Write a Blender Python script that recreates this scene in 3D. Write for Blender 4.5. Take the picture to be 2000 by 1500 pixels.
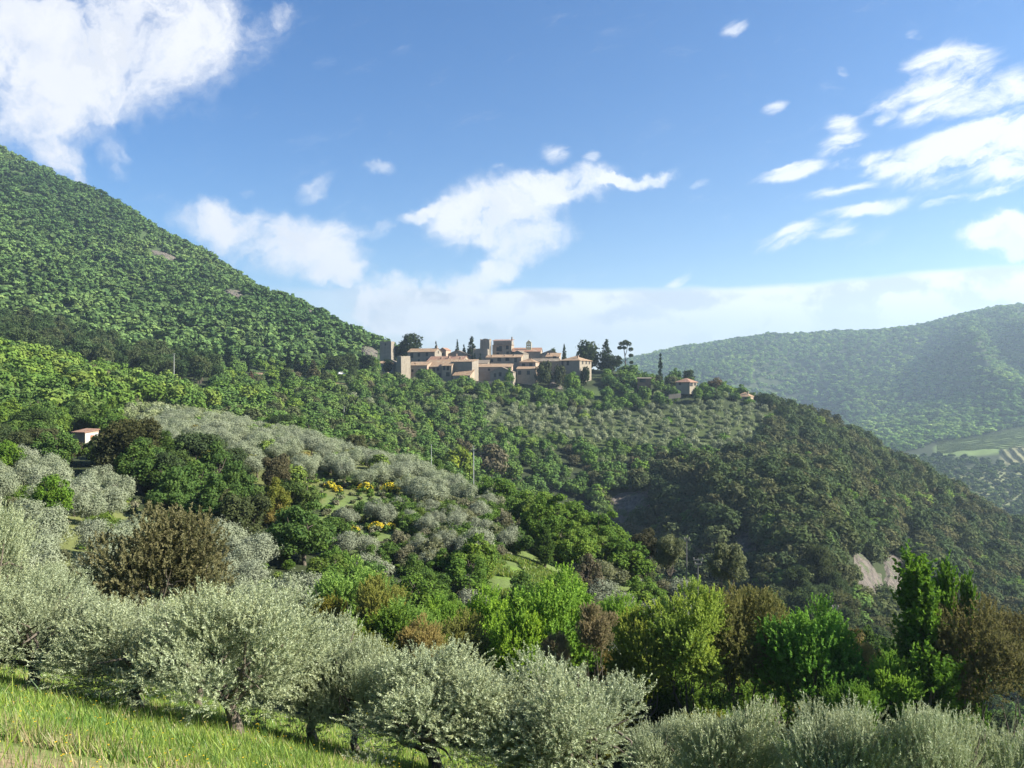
import bpy, math
import numpy as np
from mathutils import Vector

# ------------------------------------------------------------------ camera, sky, sun, exposure
S = bpy.context.scene
for o in list(bpy.data.objects):
    bpy.data.objects.remove(o)
COL = S.collection
R = math.radians
F = 1502.0                                   # focal length in pixels of the 2000 px wide photograph

cam_data = bpy.data.cameras.new('camera')
cam_data.sensor_width = 36.0
cam_data.lens = 36.0 * F / 2000.0
cam_data.clip_start = 0.1
cam_data.clip_end = 30000.0
cam = bpy.data.objects.new('camera', cam_data)
cam.rotation_euler = (R(90), 0, 0)
COL.objects.link(cam)
S.camera = cam

SUN_AZ, SUN_EL = 98.0, 34.0                 # clockwise from the view direction, above the horizon
sun_dir = Vector((math.sin(R(SUN_AZ)) * math.cos(R(SUN_EL)), math.cos(R(SUN_AZ)) * math.cos(R(SUN_EL)), math.sin(R(SUN_EL))))
sun_data = bpy.data.lights.new('sun', 'SUN')
sun_data.energy = 5.0
sun_data.angle = R(0.53)
sun_data.color = (1.0, 0.94, 0.78)
sun = bpy.data.objects.new('sun', sun_data)
sun.rotation_euler = (-sun_dir).to_track_quat('-Z', 'Y').to_euler()
sun.location = (60, 0, 120)
COL.objects.link(sun)

S.view_settings.view_transform = 'Standard'
S.view_settings.look = 'None'
S.view_settings.gamma = 1.0
S.view_settings.exposure = 1.72
cy = S.cycles
cy.use_denoising = True
cy.max_bounces = 5
cy.diffuse_bounces = 3
cy.glossy_bounces = 2
cy.transmission_bounces = 3
cy.transparent_max_bounces = 4
cy.volume_bounces = 0
cy.caustics_reflective = False
cy.caustics_refractive = False


class NT:
    """Small helper that writes node trees."""
    def __init__(self, tree):
        self.t = tree
        tree.nodes.clear()

    def n(self, kind, **kw):
        nd = self.t.nodes.new(kind)
        for k, v in kw.items():
            setattr(nd, k, v)
        return nd

    def put(self, sock, v):
        if isinstance(v, bpy.types.NodeSocket):
            self.t.links.new(v, sock)
        else:
            sock.default_value = v

    def math(self, op, a, b=0.0, c=None, clamp=False):
        nd = self.n('ShaderNodeMath', operation=op, use_clamp=clamp)
        self.put(nd.inputs[0], a)
        self.put(nd.inputs[1], b)
        if c is not None:
            self.put(nd.inputs[2], c)
        return nd.outputs[0]

    def mixc(self, f, a, b, blend='MIX'):
        nd = self.n('ShaderNodeMix', data_type='RGBA', blend_type=blend)
        self.put(nd.inputs[0], f)
        self.put(nd.inputs[6], a)
        self.put(nd.inputs[7], b)
        return nd.outputs[2]

    def noise(self, vec, scale, detail=4.0, rough=0.55, dist=0.0):
        nd = self.n('ShaderNodeTexNoise')
        if vec is not None:
            self.put(nd.inputs['Vector'], vec)
        nd.inputs['Scale'].default_value = scale
        nd.inputs['Detail'].default_value = detail
        nd.inputs['Roughness'].default_value = rough
        nd.inputs['Distortion'].default_value = dist
        return nd

    def smooth(self, v, a, b):
        nd = self.n('ShaderNodeMapRange', interpolation_type='SMOOTHSTEP', clamp=True)
        self.put(nd.inputs[0], v)
        self.put(nd.inputs[1], a)
        self.put(nd.inputs[2], b)
        return nd.outputs[0]

    def xyz(self, x, y, z):
        nd = self.n('ShaderNodeCombineXYZ')
        self.put(nd.inputs[0], x)
        self.put(nd.inputs[1], y)
        self.put(nd.inputs[2], z)
        return nd.outputs[0]


def rgb(r, g, b):
    return (r, g, b, 1.0)


# clouds of the sky: direction in azimuth and height, half sizes, tilt, weight (units: hundredths of the view distance)
def sky_world():
    w = bpy.data.worlds.new('World')
    S.world = w
    w.use_nodes = True
    T = NT(w.node_tree)
    out = T.n('ShaderNodeOutputWorld')
    bg = T.n('ShaderNodeBackground')
    sky = T.n('ShaderNodeTexSky', sky_type='NISHITA', sun_disc=False)
    sky.sun_elevation = R(SUN_EL)
    sky.sun_rotation = R(SUN_AZ)
    sky.altitude = 300
    sky.air_density = 1.0
    sky.dust_density = 0.35
    sky.ozone_density = 2.2
    skyc = sky.outputs[0]
    tc = T.n('ShaderNodeTexCoord')
    sep = T.n('ShaderNodeSeparateXYZ')
    T.put(sep.inputs[0], tc.outputs['Generated'])
    dx, dy, dz = sep.outputs
    yy = T.math('MAXIMUM', dy, 0.05)
    X = T.math('DIVIDE', dx, yy)
    Z = T.math('DIVIDE', dz, yy)
    P = T.xyz(X, Z, 0.0)
    # warped coordinates give ragged edges
    wn = T.noise(P, 9.0, 7.0, 0.62)
    sub = T.n('ShaderNodeVectorMath', operation='SUBTRACT')
    T.put(sub.inputs[0], wn.outputs['Color'])
    sub.inputs[1].default_value = (0.5, 0.5, 0.5)
    sc = T.n('ShaderNodeVectorMath', operation='SCALE')
    T.put(sc.inputs[0], sub.outputs[0])
    sc.inputs['Scale'].default_value = 0.10
    ad = T.n('ShaderNodeVectorMath', operation='ADD')
    T.put(ad.inputs[0], P)
    T.put(ad.inputs[1], sc.outputs[0])
    PW = ad.outputs[0]

    sc2 = T.n('ShaderNodeVectorMath', operation='SCALE')
    T.put(sc2.inputs[0], sub.outputs[0]); sc2.inputs['Scale'].default_value = 0.03
    ad2 = T.n('ShaderNodeVectorMath', operation='ADD')
    T.put(ad2.inputs[0], P); T.put(ad2.inputs[1], sc2.outputs[0])
    PS = ad2.outputs[0]

    def field(blobs, PW=PW, kx=1.0, ky=1.0):
        acc = None
        for (u, v, ru, rv, ang, wt) in blobs:
            mp = T.n('ShaderNodeMapping', vector_type='TEXTURE')
            T.put(mp.inputs['Vector'], PW)
            mp.inputs['Location'].default_value = ((u - 1000) / F, (750 - v) / F, 0)
            mp.inputs['Rotation'].default_value = (0, 0, R(ang))
            mp.inputs['Scale'].default_value = (ru / F * kx, rv / F * ky, 1)
            ln = T.n('ShaderNodeVectorMath', operation='LENGTH')
            T.put(ln.inputs[0], mp.outputs[0])
            m = T.n('ShaderNodeMapRange', interpolation_type='SMOOTHERSTEP', clamp=True)
            T.put(m.inputs[0], ln.outputs['Value'])
            m.inputs[1].default_value = 1.35
            m.inputs[2].default_value = 0.2
            m.inputs[3].default_value = 0.0
            m.inputs[4].default_value = wt
            acc = m.outputs[0] if acc is None else T.math('MAXIMUM', acc, m.outputs[0])
        return acc

    # heaped clouds
    heap = [(120, 60, 420, 200, 0, 1.0), (330, 60, 190, 150, 20, 0.95), (60, 190, 230, 120, 0, 0.85), (230, 190, 140, 60, 20, 0.75),
            (110, 290, 80, 50, -30, 0.75), (225, 300, 50, 60, 20, 0.5), (520, 30, 70, 40, 30, 0.55),
            (590, 480, 150, 75, -5, 0.95), (440, 430, 130, 55, 0, 0.85), (650, 540, 80, 40, 10, 0.9), (730, 450, 60, 25, 20, 0.55),
            (620, 355, 50, 30, 40, 0.42), (750, 325, 50, 18, 0, 0.34), (480, 362, 24, 12, 0, 0.36),
            (960, 420, 160, 75, 10, 1.0), (1090, 360, 130, 45, 10, 0.98), (1030, 470, 100, 50, 20, 0.95), (840, 410, 80, 25, 15, 0.7),
            (1190, 345, 90, 16, 10, 0.8), (1270, 340, 60, 18, 12, 0.62), (960, 540, 110, 45, 35, 0.85), (860, 590, 140, 55, 15, 1.0),
            (760, 600, 110, 62, 0, 1.05), (930, 625, 120, 50, 0, 0.95), (1110, 610, 40, 34, -60, 0.85), (1950, 445, 80, 46, 20, 1.1), (2010, 470, 110, 40, 0, 1.0)]
    # combed out, tilted clouds
    comb = [(1840, 150, 90, 34, 22, 0.9), (1750, 190, 60, 18, 28, 0.7), (1915, 145, 30, 14, 35, 0.55), (1820, 215, 70, 18, 22, 0.72),
            (1930, 190, 100, 30, 22, 0.8), (2010, 170, 60, 22, 20, 0.7), (1920, 280, 170, 42, 18, 1.0), (1990, 300, 120, 40, 10, 0.95),
            (1640, 282, 50, 16, 22, 0.8), (1550, 338, 70, 12, 16, 0.85), (1645, 245, 28, 14, 20, 0.55), (1680, 310, 70, 10, 16, 0.7),
            (1730, 328, 60, 12, 10, 0.72), (1650, 370, 60, 9, 16, 0.62), (1690, 405, 90, 10, 12, 0.7), (1560, 455, 80, 13, 20, 0.8),
            (1620, 450, 50, 12, 12, 0.55), (1730, 230, 26, 9, 24, 0.6), (1430, 52, 28, 12, 20, 0.6), (1510, 210, 30, 9, 15, 0.62),
            (1645, 140, 10, 10, 50, 0.4), (1790, 70, 20, 8, 0, 0.35), (1850, 390, 60, 7, 12, 0.5), (1950, 370, 80, 7, 12, 0.6), (1360, 358, 22, 6, 8, 0.42),
            (1330, 545, 34, 8, 30, 0.62), (1155, 305, 22, 9, 30, 0.42), (1085, 300, 24, 16, 40, 0.4), (965, 335, 22, 8, 15, 0.4)]
    n1 = T.noise(PW, 11.0, 10.0, 0.64, 0.3)
    hp = field(heap)
    fh = T.math('ADD', hp, T.math('MULTIPLY', T.math('MULTIPLY', T.math('SUBTRACT', n1.outputs[0], 0.5), 3.6), T.math('MULTIPLY_ADD', hp, 0.75, 0.25)))
    ah = T.smooth(fh, 0.08, 1.05)
    rot = T.n('ShaderNodeMapping', vector_type='TEXTURE')
    T.put(rot.inputs['Vector'], PS)
    rot.inputs['Rotation'].default_value = (0, 0, R(22))
    rot.inputs['Scale'].default_value = (3.2, 1, 1)
    n2 = T.noise(rot.outputs[0], 34.0, 8.0, 0.62, 0.5)
    cb = field(comb, PS, 1.25, 1.7)
    fc = T.math('ADD', cb, T.math('MULTIPLY', T.math('MULTIPLY', T.math('SUBTRACT', n2.outputs[0], 0.5), 4.2), T.math('MULTIPLY_ADD', cb, 0.7, 0.3)))
    ac = T.smooth(fc, 0.08, 1.0)
    # long low bank over the horizon: top edge follows a gentle line
    bn = T.noise(P, 5.0, 6.0, 0.5)
    rise = T.smooth(X, 0.2, 0.7)
    edge = T.math('ADD', T.math('MULTIPLY', rise, 0.030), (750 - 562) / F)
    edge = T.math('ADD', edge, T.math('MULTIPLY', T.math('SUBTRACT', bn.outputs[0], 0.5), 0.022))
    bank = T.smooth(T.math('SUBTRACT', edge, Z), -0.003, 0.008)
    bank = T.math('MULTIPLY', bank, T.smooth(X, -0.38, -0.06))
    st = T.n('ShaderNodeMapping', vector_type='TEXTURE')
    T.put(st.inputs['Vector'], PW)
    st.inputs['Scale'].default_value = (3.4, 1, 1)
    bn2 = T.noise(st.outputs[0], 15.0, 6.0, 0.55)
    bfade = T.smooth(T.math('ADD', Z, T.math('MULTIPLY', T.math('SUBTRACT', bn2.outputs[0], 0.5), 0.09)), 0.012, 0.10)
    bank = T.math('MULTIPLY', bank, T.math('MULTIPLY_ADD', bfade, 0.46, 0.54))
    alpha = T.math('MAXIMUM', T.math('MAXIMUM', T.math('MULTIPLY', ah, 0.97), T.math('MULTIPLY', ac, 0.92)), bank)
    alpha = T.math('MULTIPLY', alpha, T.smooth(dy, 0.1, 0.3))
    # thick parts turn grey underneath
    n3 = T.noise(PW, 8.0, 5.0, 0.5)
    grey = T.math('MULTIPLY', T.smooth(fh, 0.7, 1.35), T.smooth(n3.outputs[0], 0.36, 0.62))
    n4 = T.noise(st.outputs[0], 26.0, 5.0, 0.5)
    grey = T.math('MAXIMUM', grey, T.math('MULTIPLY', bank, T.math('MAXIMUM', T.math('MULTIPLY', T.smooth(n4.outputs[0], 0.42, 0.60), 0.85), T.math('MULTIPLY', T.smooth(T.math('SUBTRACT', edge, Z), 0.012, 0.07), 0.62))))
    grey = T.math('MULTIPLY', grey, T.math('SUBTRACT', 1.0, T.math('MULTIPLY', T.smooth(fh, 0.45, 0.9), T.math('MULTIPLY', T.smooth(n1.outputs[0], 0.46, 0.58), 0.9))))
    cc = T.mixc(grey, rgb(5.9, 5.9, 6.1), rgb(3.25, 3.55, 4.15))
    sat = T.n('ShaderNodeHueSaturation')
    sat.inputs['Saturation'].default_value = 1.40
    sat.inputs['Hue'].default_value = 0.509
    sat.inputs['Value'].default_value = 0.90
    T.put(sat.inputs['Color'], skyc)
    col = T.mixc(alpha, sat.outputs[0], cc)
    T.put(bg.inputs['Color'], col)
    bg.inputs['Strength'].default_value = 0.055
    T.put(out.inputs[0], bg.outputs[0])
    w.cycles.sampling_method = 'MANUAL'
    w.cycles.sample_map_resolution = 512


sky_world()

# ------------------------------------------------------------------ numbers and meshes
RNG = np.random.default_rng(11)


def hash2(ix, iy, seed):
    h = (ix.astype(np.int64) * 374761393 + iy.astype(np.int64) * 668265263 + seed * 982451653) & 0xffffffff
    h = ((h ^ (h >> 13)) * 1274126177) & 0xffffffff
    return ((h ^ (h >> 16)) & 0xffff) / 65535.0


def vnoise(x, y, seed=0):
    x0 = np.floor(x); y0 = np.floor(y)
    fx = x - x0; fy = y - y0
    fx = fx * fx * (3 - 2 * fx); fy = fy * fy * (3 - 2 * fy)
    ix = x0.astype(np.int64); iy = y0.astype(np.int64)
    a = hash2(ix, iy, seed); b = hash2(ix + 1, iy, seed); c = hash2(ix, iy + 1, seed); d = hash2(ix + 1, iy + 1, seed)
    return (a * (1 - fx) + b * fx) * (1 - fy) + (c * (1 - fx) + d * fx) * fy


def fbm(x, y, seed=0, octaves=4):
    s = 0.0; a = 0.5
    for k in range(octaves):
        s = s + a * (vnoise(x, y, seed + k * 17) - 0.5)
        x = x * 2.03 + 7.1; y = y * 2.03 + 3.3; a *= 0.5
    return s


def link(name, data, parent=None):
    o = bpy.data.objects.new(name, data)
    COL.objects.link(o)
    if parent is not None:
        o.parent = parent
    return o


def tag(o, label=None, cat=None, group=None, kind=None):
    for k, v in (('label', label), ('category', cat), ('group', group), ('kind', kind)):
        if v:
            o[k] = v
    return o


def quads_mesh(name, v, quads=None, mats=(), attrs=None, fmat=None, smooth=False, tris=None):
    """Mesh from vertex rows and quads (None: every four rows are one quad)."""
    me = bpy.data.meshes.new(name)
    v = np.asarray(v, dtype=np.float32)
    if quads is None:
        quads = np.arange(len(v), dtype=np.int32).reshape(-1, 4)
    q = np.asarray(quads, dtype=np.int32)
    nt = 0 if tris is None else len(tris)
    me.vertices.add(len(v)); me.vertices.foreach_set('co', v.ravel())
    loops = q.ravel()
    if nt:
        loops = np.concatenate([loops, np.asarray(tris, dtype=np.int32).ravel()])
    me.loops.add(len(loops)); me.loops.foreach_set('vertex_index', loops)
    me.polygons.add(len(q) + nt)
    starts = np.concatenate([np.arange(len(q)) * 4, len(q) * 4 + np.arange(nt) * 3]).astype(np.int32)
    me.polygons.foreach_set('loop_start', starts)
    for m in mats:
        me.materials.append(m)
    if fmat is not None:
        me.polygons.foreach_set('material_index', np.asarray(fmat, dtype=np.int32))
    me.update(calc_edges=True)
    me.polygons.foreach_set('use_smooth', np.full(len(q) + nt, smooth, dtype=bool))
    for an, (ty, arr) in (attrs or {}).items():
        a = me.attributes.new(an, ty, 'POINT')
        a.data.foreach_set('color' if ty == 'FLOAT_COLOR' else 'value', np.asarray(arr, dtype=np.float32).ravel())
    return me


class MB:
    """Collects boxes, tubes and polygons and links them as one mesh object."""
    def __init__(self):
        self.v = []; self.f = []

    def poly(self, pts):
        b = len(self.v)
        self.v += [tuple(p) for p in pts]
        self.f.append(tuple(range(b, b + len(pts))))

    def box(self, x0, x1, y0, y1, z0, z1):
        b = len(self.v)
        self.v += [(x0, y0, z0), (x1, y0, z0), (x1, y1, z0), (x0, y1, z0), (x0, y0, z1), (x1, y0, z1), (x1, y1, z1), (x0, y1, z1)]
        for q in ((0, 3, 2, 1), (4, 5, 6, 7), (0, 1, 5, 4), (1, 2, 6, 5), (2, 3, 7, 6), (3, 0, 4, 7)):
            self.f.append(tuple(b + i for i in q))

    def hull8(self, lo, hi):
        b = len(self.v)
        self.v += [tuple(p) for p in lo] + [tuple(p) for p in hi]
        n = len(lo)
        self.f.append(tuple(b + i for i in reversed(range(n))))
        self.f.append(tuple(b + n + i for i in range(n)))
        for i in range(n):
            j = (i + 1) % n
            self.f.append((b + i, b + j, b + n + j, b + n + i))

    def tube(self, pts, radii, sides=8):
        v, q = tube(pts, radii, sides)
        b = len(self.v)
        self.v += [tuple(p) for p in v]
        self.f += [tuple(int(b + i) for i in r) for r in q]
        self.f.append(tuple(b + i for i in reversed(range(sides))))
        self.f.append(tuple(len(self.v) - sides + i for i in range(sides)))

    def build(self, name, mat, parent=None, smooth=False):
        me = bpy.data.meshes.new(name)
        me.from_pydata(self.v, [], self.f)
        me.materials.append(mat)
        if smooth:
            for p in me.polygons:
                p.use_smooth = True
        me.update()
        return link(name, me, parent)


def tube(pts, radii, sides=6):
    pts = np.asarray(pts, float)
    V = []; Q = []
    n = len(pts)
    for i in range(n):
        t = pts[min(i + 1, n - 1)] - pts[max(i - 1, 0)]
        t = t / (np.linalg.norm(t) + 1e-9)
        a = np.cross(t, (0.31, 0.87, 0.12)); a /= np.linalg.norm(a) + 1e-9
        b = np.cross(t, a)
        for k in range(sides):
            g = 2 * math.pi * k / sides
            V.append(pts[i] + radii[i] * (a * math.cos(g) + b * math.sin(g)))
    for i in range(n - 1):
        for k in range(sides):
            k2 = (k + 1) % sides
            Q.append((i * sides + k, i * sides + k2, (i + 1) * sides + k2, (i + 1) * sides + k))
    return np.array(V), np.array(Q, dtype=np.int32)


# ------------------------------------------------------------------ terrain
# per bearing (u): ground profile as (distance, sight-line row) pairs surveyed from the camera height
PROF = {
    -1600: [(60, 1000), (110, 850), (200, 700), (300, 560), (500, 380), (1100, -60), (1500, 60), (2500, 400)],
    -400: [(24, 1250), (45, 1190), (60, 1090), (75, 1010), (90, 950), (110, 905), (150, 850), (200, 790), (240, 715), (300, 650), (340, 655), (420, 590),
           (500, 530), (700, 340), (1100, 110), (1300, 170), (2500, 560)],
    0: [(24, 1310), (45, 1255), (60, 1150), (75, 1060), (90, 990), (110, 945), (150, 890), (170, 872), (200, 830), (240, 755), (300, 697), (340, 705), (420, 655),
        (500, 600), (700, 440), (1000, 285), (1200, 330), (2500, 600)],
    200: [(24, 1352), (45, 1295), (60, 1190), (75, 1090), (90, 1020), (110, 960), (130, 925), (150, 890), (170, 868), (200, 850), (230, 815), (260, 775), (300, 745),
          (340, 750), (400, 718), (450, 685), (500, 640), (700, 505), (950, 375), (1150, 430), (2500, 680)],
    400: [(24, 1395), (45, 1348), (60, 1230), (75, 1130), (90, 1075), (100, 1050), (120, 960), (130, 915), (150, 885), (180, 850), (210, 825), (230, 815), (260, 828),
          (300, 795), (350, 765), (400, 738), (450, 715), (500, 680), (600, 600), (850, 485), (1000, 520), (1500, 650), (2500, 720)],
    600: [(24, 1438), (45, 1391), (60, 1290), (70, 1200), (80, 1130), (90, 1085), (100, 1050), (110, 1010), (125, 960), (140, 925), (160, 890), (185, 866), (220, 885),
          (260, 862), (300, 830), (350, 785), (400, 755), (450, 738), (500, 715), (550, 680), (700, 590), (900, 640), (1500, 760)],
    800: [(24, 1480), (45, 1433), (60, 1340), (70, 1260), (80, 1185), (90, 1120), (100, 1070), (120, 1000), (140, 950), (160, 925), (200, 955), (240, 930), (280, 890),
          (330, 850), (380, 810), (430, 772), (470, 748), (500, 737), (540, 716), (600, 708), (650, 700), (800, 760), (1200, 880), (2500, 860)],
    1000: [(24, 1522), (45, 1475), (60, 1390), (70, 1310), (80, 1180), (88, 1115), (100, 1075), (120, 1020), (135, 985), (170, 1040), (220, 1040), (270, 980), (300, 950),
           (340, 905), (380, 860), (420, 815), (450, 785), (480, 758), (500, 736), (540, 712), (580, 705), (650, 720), (800, 790), (1200, 900), (2500, 840)],
    1200: [(24, 1563), (45, 1517), (60, 1440), (75, 1330), (90, 1220), (105, 1125), (115, 1090), (150, 1180), (200, 1190), (275, 1180), (294, 1125), (309, 1035), (323, 960), (345, 920),
           (380, 880), (410, 845), (440, 815), (470, 785), (490, 757), (510, 737), (540, 722), (600, 735), (800, 830), (1200, 900), (2000, 830), (2800, 730), (3200, 700), (3800, 730)],
    1400: [(24, 1607), (45, 1558), (60, 1480), (75, 1360), (90, 1260), (100, 1200), (130, 1260), (180, 1290), (212, 1260), (236, 1180), (252, 1095), (270, 1003), (294, 945), (338, 913),
           (380, 890), (410, 865), (440, 825), (468, 792), (482, 764), (496, 760), (512, 757), (560, 772), (700, 850), (900, 950), (1300, 900), (1600, 850), (2000, 790), (2600, 695), (3000, 664), (3600, 710)],
    1600: [(24, 1645), (45, 1601), (60, 1530), (80, 1420), (95, 1330), (125, 1370), (155, 1400), (178, 1335), (194, 1250), (208, 1165), (224, 1085), (258, 1002), (310, 945), (400, 896),
           (440, 866), (460, 850), (480, 832), (495, 824), (550, 840), (700, 930), (900, 960), (1200, 910), (1500, 870), (1800, 820), (2300, 715), (2800, 637), (3400, 690)],
    1800: [(24, 1689), (45, 1644), (60, 1590), (80, 1500), (100, 1450), (140, 1450), (200, 1400), (235, 1310), (258, 1230), (282, 1155), (312, 1090), (348, 1035), (390, 980),
           (435, 945), (465, 925), (520, 950), (650, 1000), (800, 980), (1000, 935), (1150, 898), (1300, 870), (1500, 835), (1800, 775), (2200, 690), (2600, 628), (3200, 680)],
    2000: [(24, 1732), (45, 1684), (60, 1640), (80, 1560), (100, 1520), (140, 1500), (195, 1420), (235, 1330), (262, 1260), (290, 1190), (330, 1135), (380, 1110), (405, 1065),
           (425, 1043), (480, 1080), (600, 1090), (700, 1060), (850, 1000), (1000, 930), (1150, 888), (1300, 853), (1400, 835), (1500, 800), (1800, 730), (2200, 640), (2450, 590), (3000, 640)],
    2400: [(24, 1815), (45, 1770), (60, 1730), (80, 1660), (100, 1620), (140, 1600), (200, 1500), (250, 1440), (300, 1400), (380, 1250), (425, 1190), (480, 1200), (600, 1180),
           (850, 1010), (1150, 880), (1400, 830), (1500, 790), (1800, 700), (2200, 600), (2450, 540), (3000, 600)],
    3600: [(24, 2060), (60, 1950), (100, 1850), (200, 1650), (300, 1520), (480, 1300), (850, 1050), (1150, 900), (1500, 800), (2450, 520), (3000, 580)],
}
UG = np.arange(-1600, 3601, 10.0)
DG = np.exp(np.linspace(math.log(0.8), math.log(6000.0), 560))


def plane_near(x, y):
    return -1.6 - 0.447 * y - 0.21 * x


def build_heights():
    keys = sorted(PROF)
    cols = []
    for k in keys:
        dd = [0.8, 3, 6, 9, 12, 15, 18, 21]
        zz = [plane_near((k - 1000) / F * d, d) for d in dd]
        for d, v in PROF[k]:
            dd.append(d); zz.append((750 - v) / F * d)
        dd.append(6000); zz.append(-260.0)
        cols.append(np.interp(DG, dd, zz) / DG)
    cols = np.array(cols)
    sl = np.array([np.interp(UG, keys, cols[:, j]) for j in range(len(DG))]).T
    k = np.exp(-0.5 * (np.arange(-9, 10) / 3.2) ** 2); k /= k.sum()
    pad = np.pad(sl, ((9, 9), (0, 0)), mode='edge')
    sl = sum(k[i] * pad[i:i + len(UG)] for i in range(19))
    z = sl * DG[None, :]
    k = np.exp(-0.5 * (np.arange(-4, 5) / 1.1) ** 2); k /= k.sum()
    pad = np.pad(z, ((0, 0), (4, 4)), mode='reflect', reflect_type='odd')
    z = sum(k[i] * pad[:, i:i + len(DG)] for i in range(9))
    U, D = np.meshgrid(UG, DG, indexing='ij')
    Xw = (U - 1000) / F * D
    amp = np.interp(D, [20, 60, 200, 400, 900, 1500], [0.0, 0.8, 2.0, 3.0, 7.0, 8.0])
    z = z + amp * fbm(Xw / 26.0, D / 26.0, 3, 4)
    far = np.clip((D - 1350) / 500, 0, 1) * np.clip((U - 1000) / 250, 0, 1)
    ridge = 1 - np.abs(2 * (vnoise((Xw - 0.45 * D) / 190.0, D / 900.0, 41) - 0.5)) * 2
    z = z + far * (110 * (ridge - 0.35) + 26 * fbm(Xw / 150.0, D / 150.0, 8, 3)) * np.clip((2500 - D) / 500, 0.12, 1)
    mt = np.clip((D - 480) / 150, 0, 1) * np.clip((800 - U) / 200, 0, 1)
    z = z + mt * (26 * fbm((Xw + 0.5 * D) / 80.0, D / 200.0, 5, 3))
    return z


ZT = build_heights()


def gz(x, y):
    """Ground height."""
    x = np.asarray(x, float); y = np.asarray(y, float)
    u = (1000 + F * x / y - UG[0]) / 10.0
    d = np.log(y / DG[0]) / (math.log(DG[1] / DG[0]))
    u = np.clip(u, 0, len(UG) - 1.001); d = np.clip(d, 0, len(DG) - 1.001)
    i = u.astype(int); j = d.astype(int); fu = u - i; fd = d - j
    return (ZT[i, j] * (1 - fu) + ZT[i + 1, j] * fu) * (1 - fd) + (ZT[i, j + 1] * (1 - fu) + ZT[i + 1, j + 1] * fu) * fd


def gpos(u, d):
    x = (u - 1000) / F * d
    return x, d, float(gz(x, d))


def sight(u, v, d):
    return (u - 1000) / F * d, d, (750 - v) / F * d


# line-of-sight limit of the bare terrain with a low cover, used to leave out what nothing can show
_cover = np.interp(DG, [20, 60, 200], [0.0, 1.5, 2.5])
HZ = np.maximum.accumulate((ZT + _cover[None, :]) / DG[None, :], axis=1)


def horizon(x, y):
    u = np.clip((1000 + F * x / y - UG[0]) / 10.0, 0, len(UG) - 1.001).astype(int)
    d = np.clip(np.log(y * 0.97 / DG[0]) / math.log(DG[1] / DG[0]), 0, len(DG) - 1.001).astype(int)
    return HZ[u, d]


def in_poly(px, py, poly):
    inside = np.zeros(len(px), bool)
    n = len(poly)
    for i in range(n):
        x1, y1 = poly[i]; x2, y2 = poly[(i + 1) % n]
        c = ((y1 > py) != (y2 > py)) & (px < (x2 - x1) * (py - y1) / (y2 - y1 + 1e-12) + x1)
        inside ^= c
    return inside


# ------------------------------------------------------------------ materials
def material(name):
    m = bpy.data.materials.new(name)
    m.use_nodes = True
    return m, NT(m.node_tree)


def leaf_material(name, source, under=None, gloss=0.0, trans=0.34, rough=0.5):
    m, T = material(name)
    out = T.n('ShaderNodeOutputMaterial')
    if source == 'object':
        oi = T.n('ShaderNodeObjectInfo')
        base = oi.outputs['Color']
    else:
        at0 = T.n('ShaderNodeAttribute', attribute_name='col')
        base = at0.outputs['Color']
    at = T.n('ShaderNodeAttribute', attribute_name='tint')
    t = at.outputs['Fac']
    hs = T.n('ShaderNodeHueSaturation')
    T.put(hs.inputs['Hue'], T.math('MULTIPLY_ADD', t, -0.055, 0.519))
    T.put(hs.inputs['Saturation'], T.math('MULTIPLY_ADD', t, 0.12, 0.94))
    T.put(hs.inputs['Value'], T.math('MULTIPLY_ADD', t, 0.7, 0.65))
    T.put(hs.inputs['Color'], base)
    col = hs.outputs[0]
    if under is not None:
        ge = T.n('ShaderNodeNewGeometry')
        col = T.mixc(T.math('MULTIPLY', ge.outputs['Backfacing'], 0.75), col, under)
    d = T.n('ShaderNodeBsdfDiffuse'); T.put(d.inputs['Color'], col)
    tr = T.n('ShaderNodeBsdfTranslucent')
    T.put(tr.inputs['Color'], T.mixc(0.5, col, rgb(0.95, 1.0, 0.35), 'MULTIPLY') if under is None else col)
    mx = T.n('ShaderNodeMixShader'); mx.inputs[0].default_value = trans
    T.put(mx.inputs[1], d.outputs[0]); T.put(mx.inputs[2], tr.outputs[0])
    gl = T.n('ShaderNodeBsdfGlossy'); gl.inputs['Roughness'].default_value = rough
    gl.inputs['Color'].default_value = rgb(0.9, 0.95, 1.0)
    m2 = T.n('ShaderNodeMixShader'); m2.inputs[0].default_value = gloss
    T.put(m2.inputs[1], mx.outputs[0]); T.put(m2.inputs[2], gl.outputs[0])
    T.put(out.inputs[0], m2.outputs[0])
    return m


LEAF = leaf_material('leaf', 'object', trans=0.27)
LEAF_NEAR = leaf_material('leaf_near', 'object', trans=0.42)
LEAF_STUFF = leaf_material('leaf_mass', 'attr', trans=0.2)
OLIVE = leaf_material('olive_leaf', 'object', rgb(0.32, 0.37, 0.24), 0.03, 0.30, 0.5)
OLIVE_FAR = leaf_material('olive_leaf_clump', 'object', rgb(0.27, 0.30, 0.22), 0.0, 0.3, 0.5)
GRASS = leaf_material('grass_blade', 'attr', None, 0.02, 0.4, 0.45)


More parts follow.
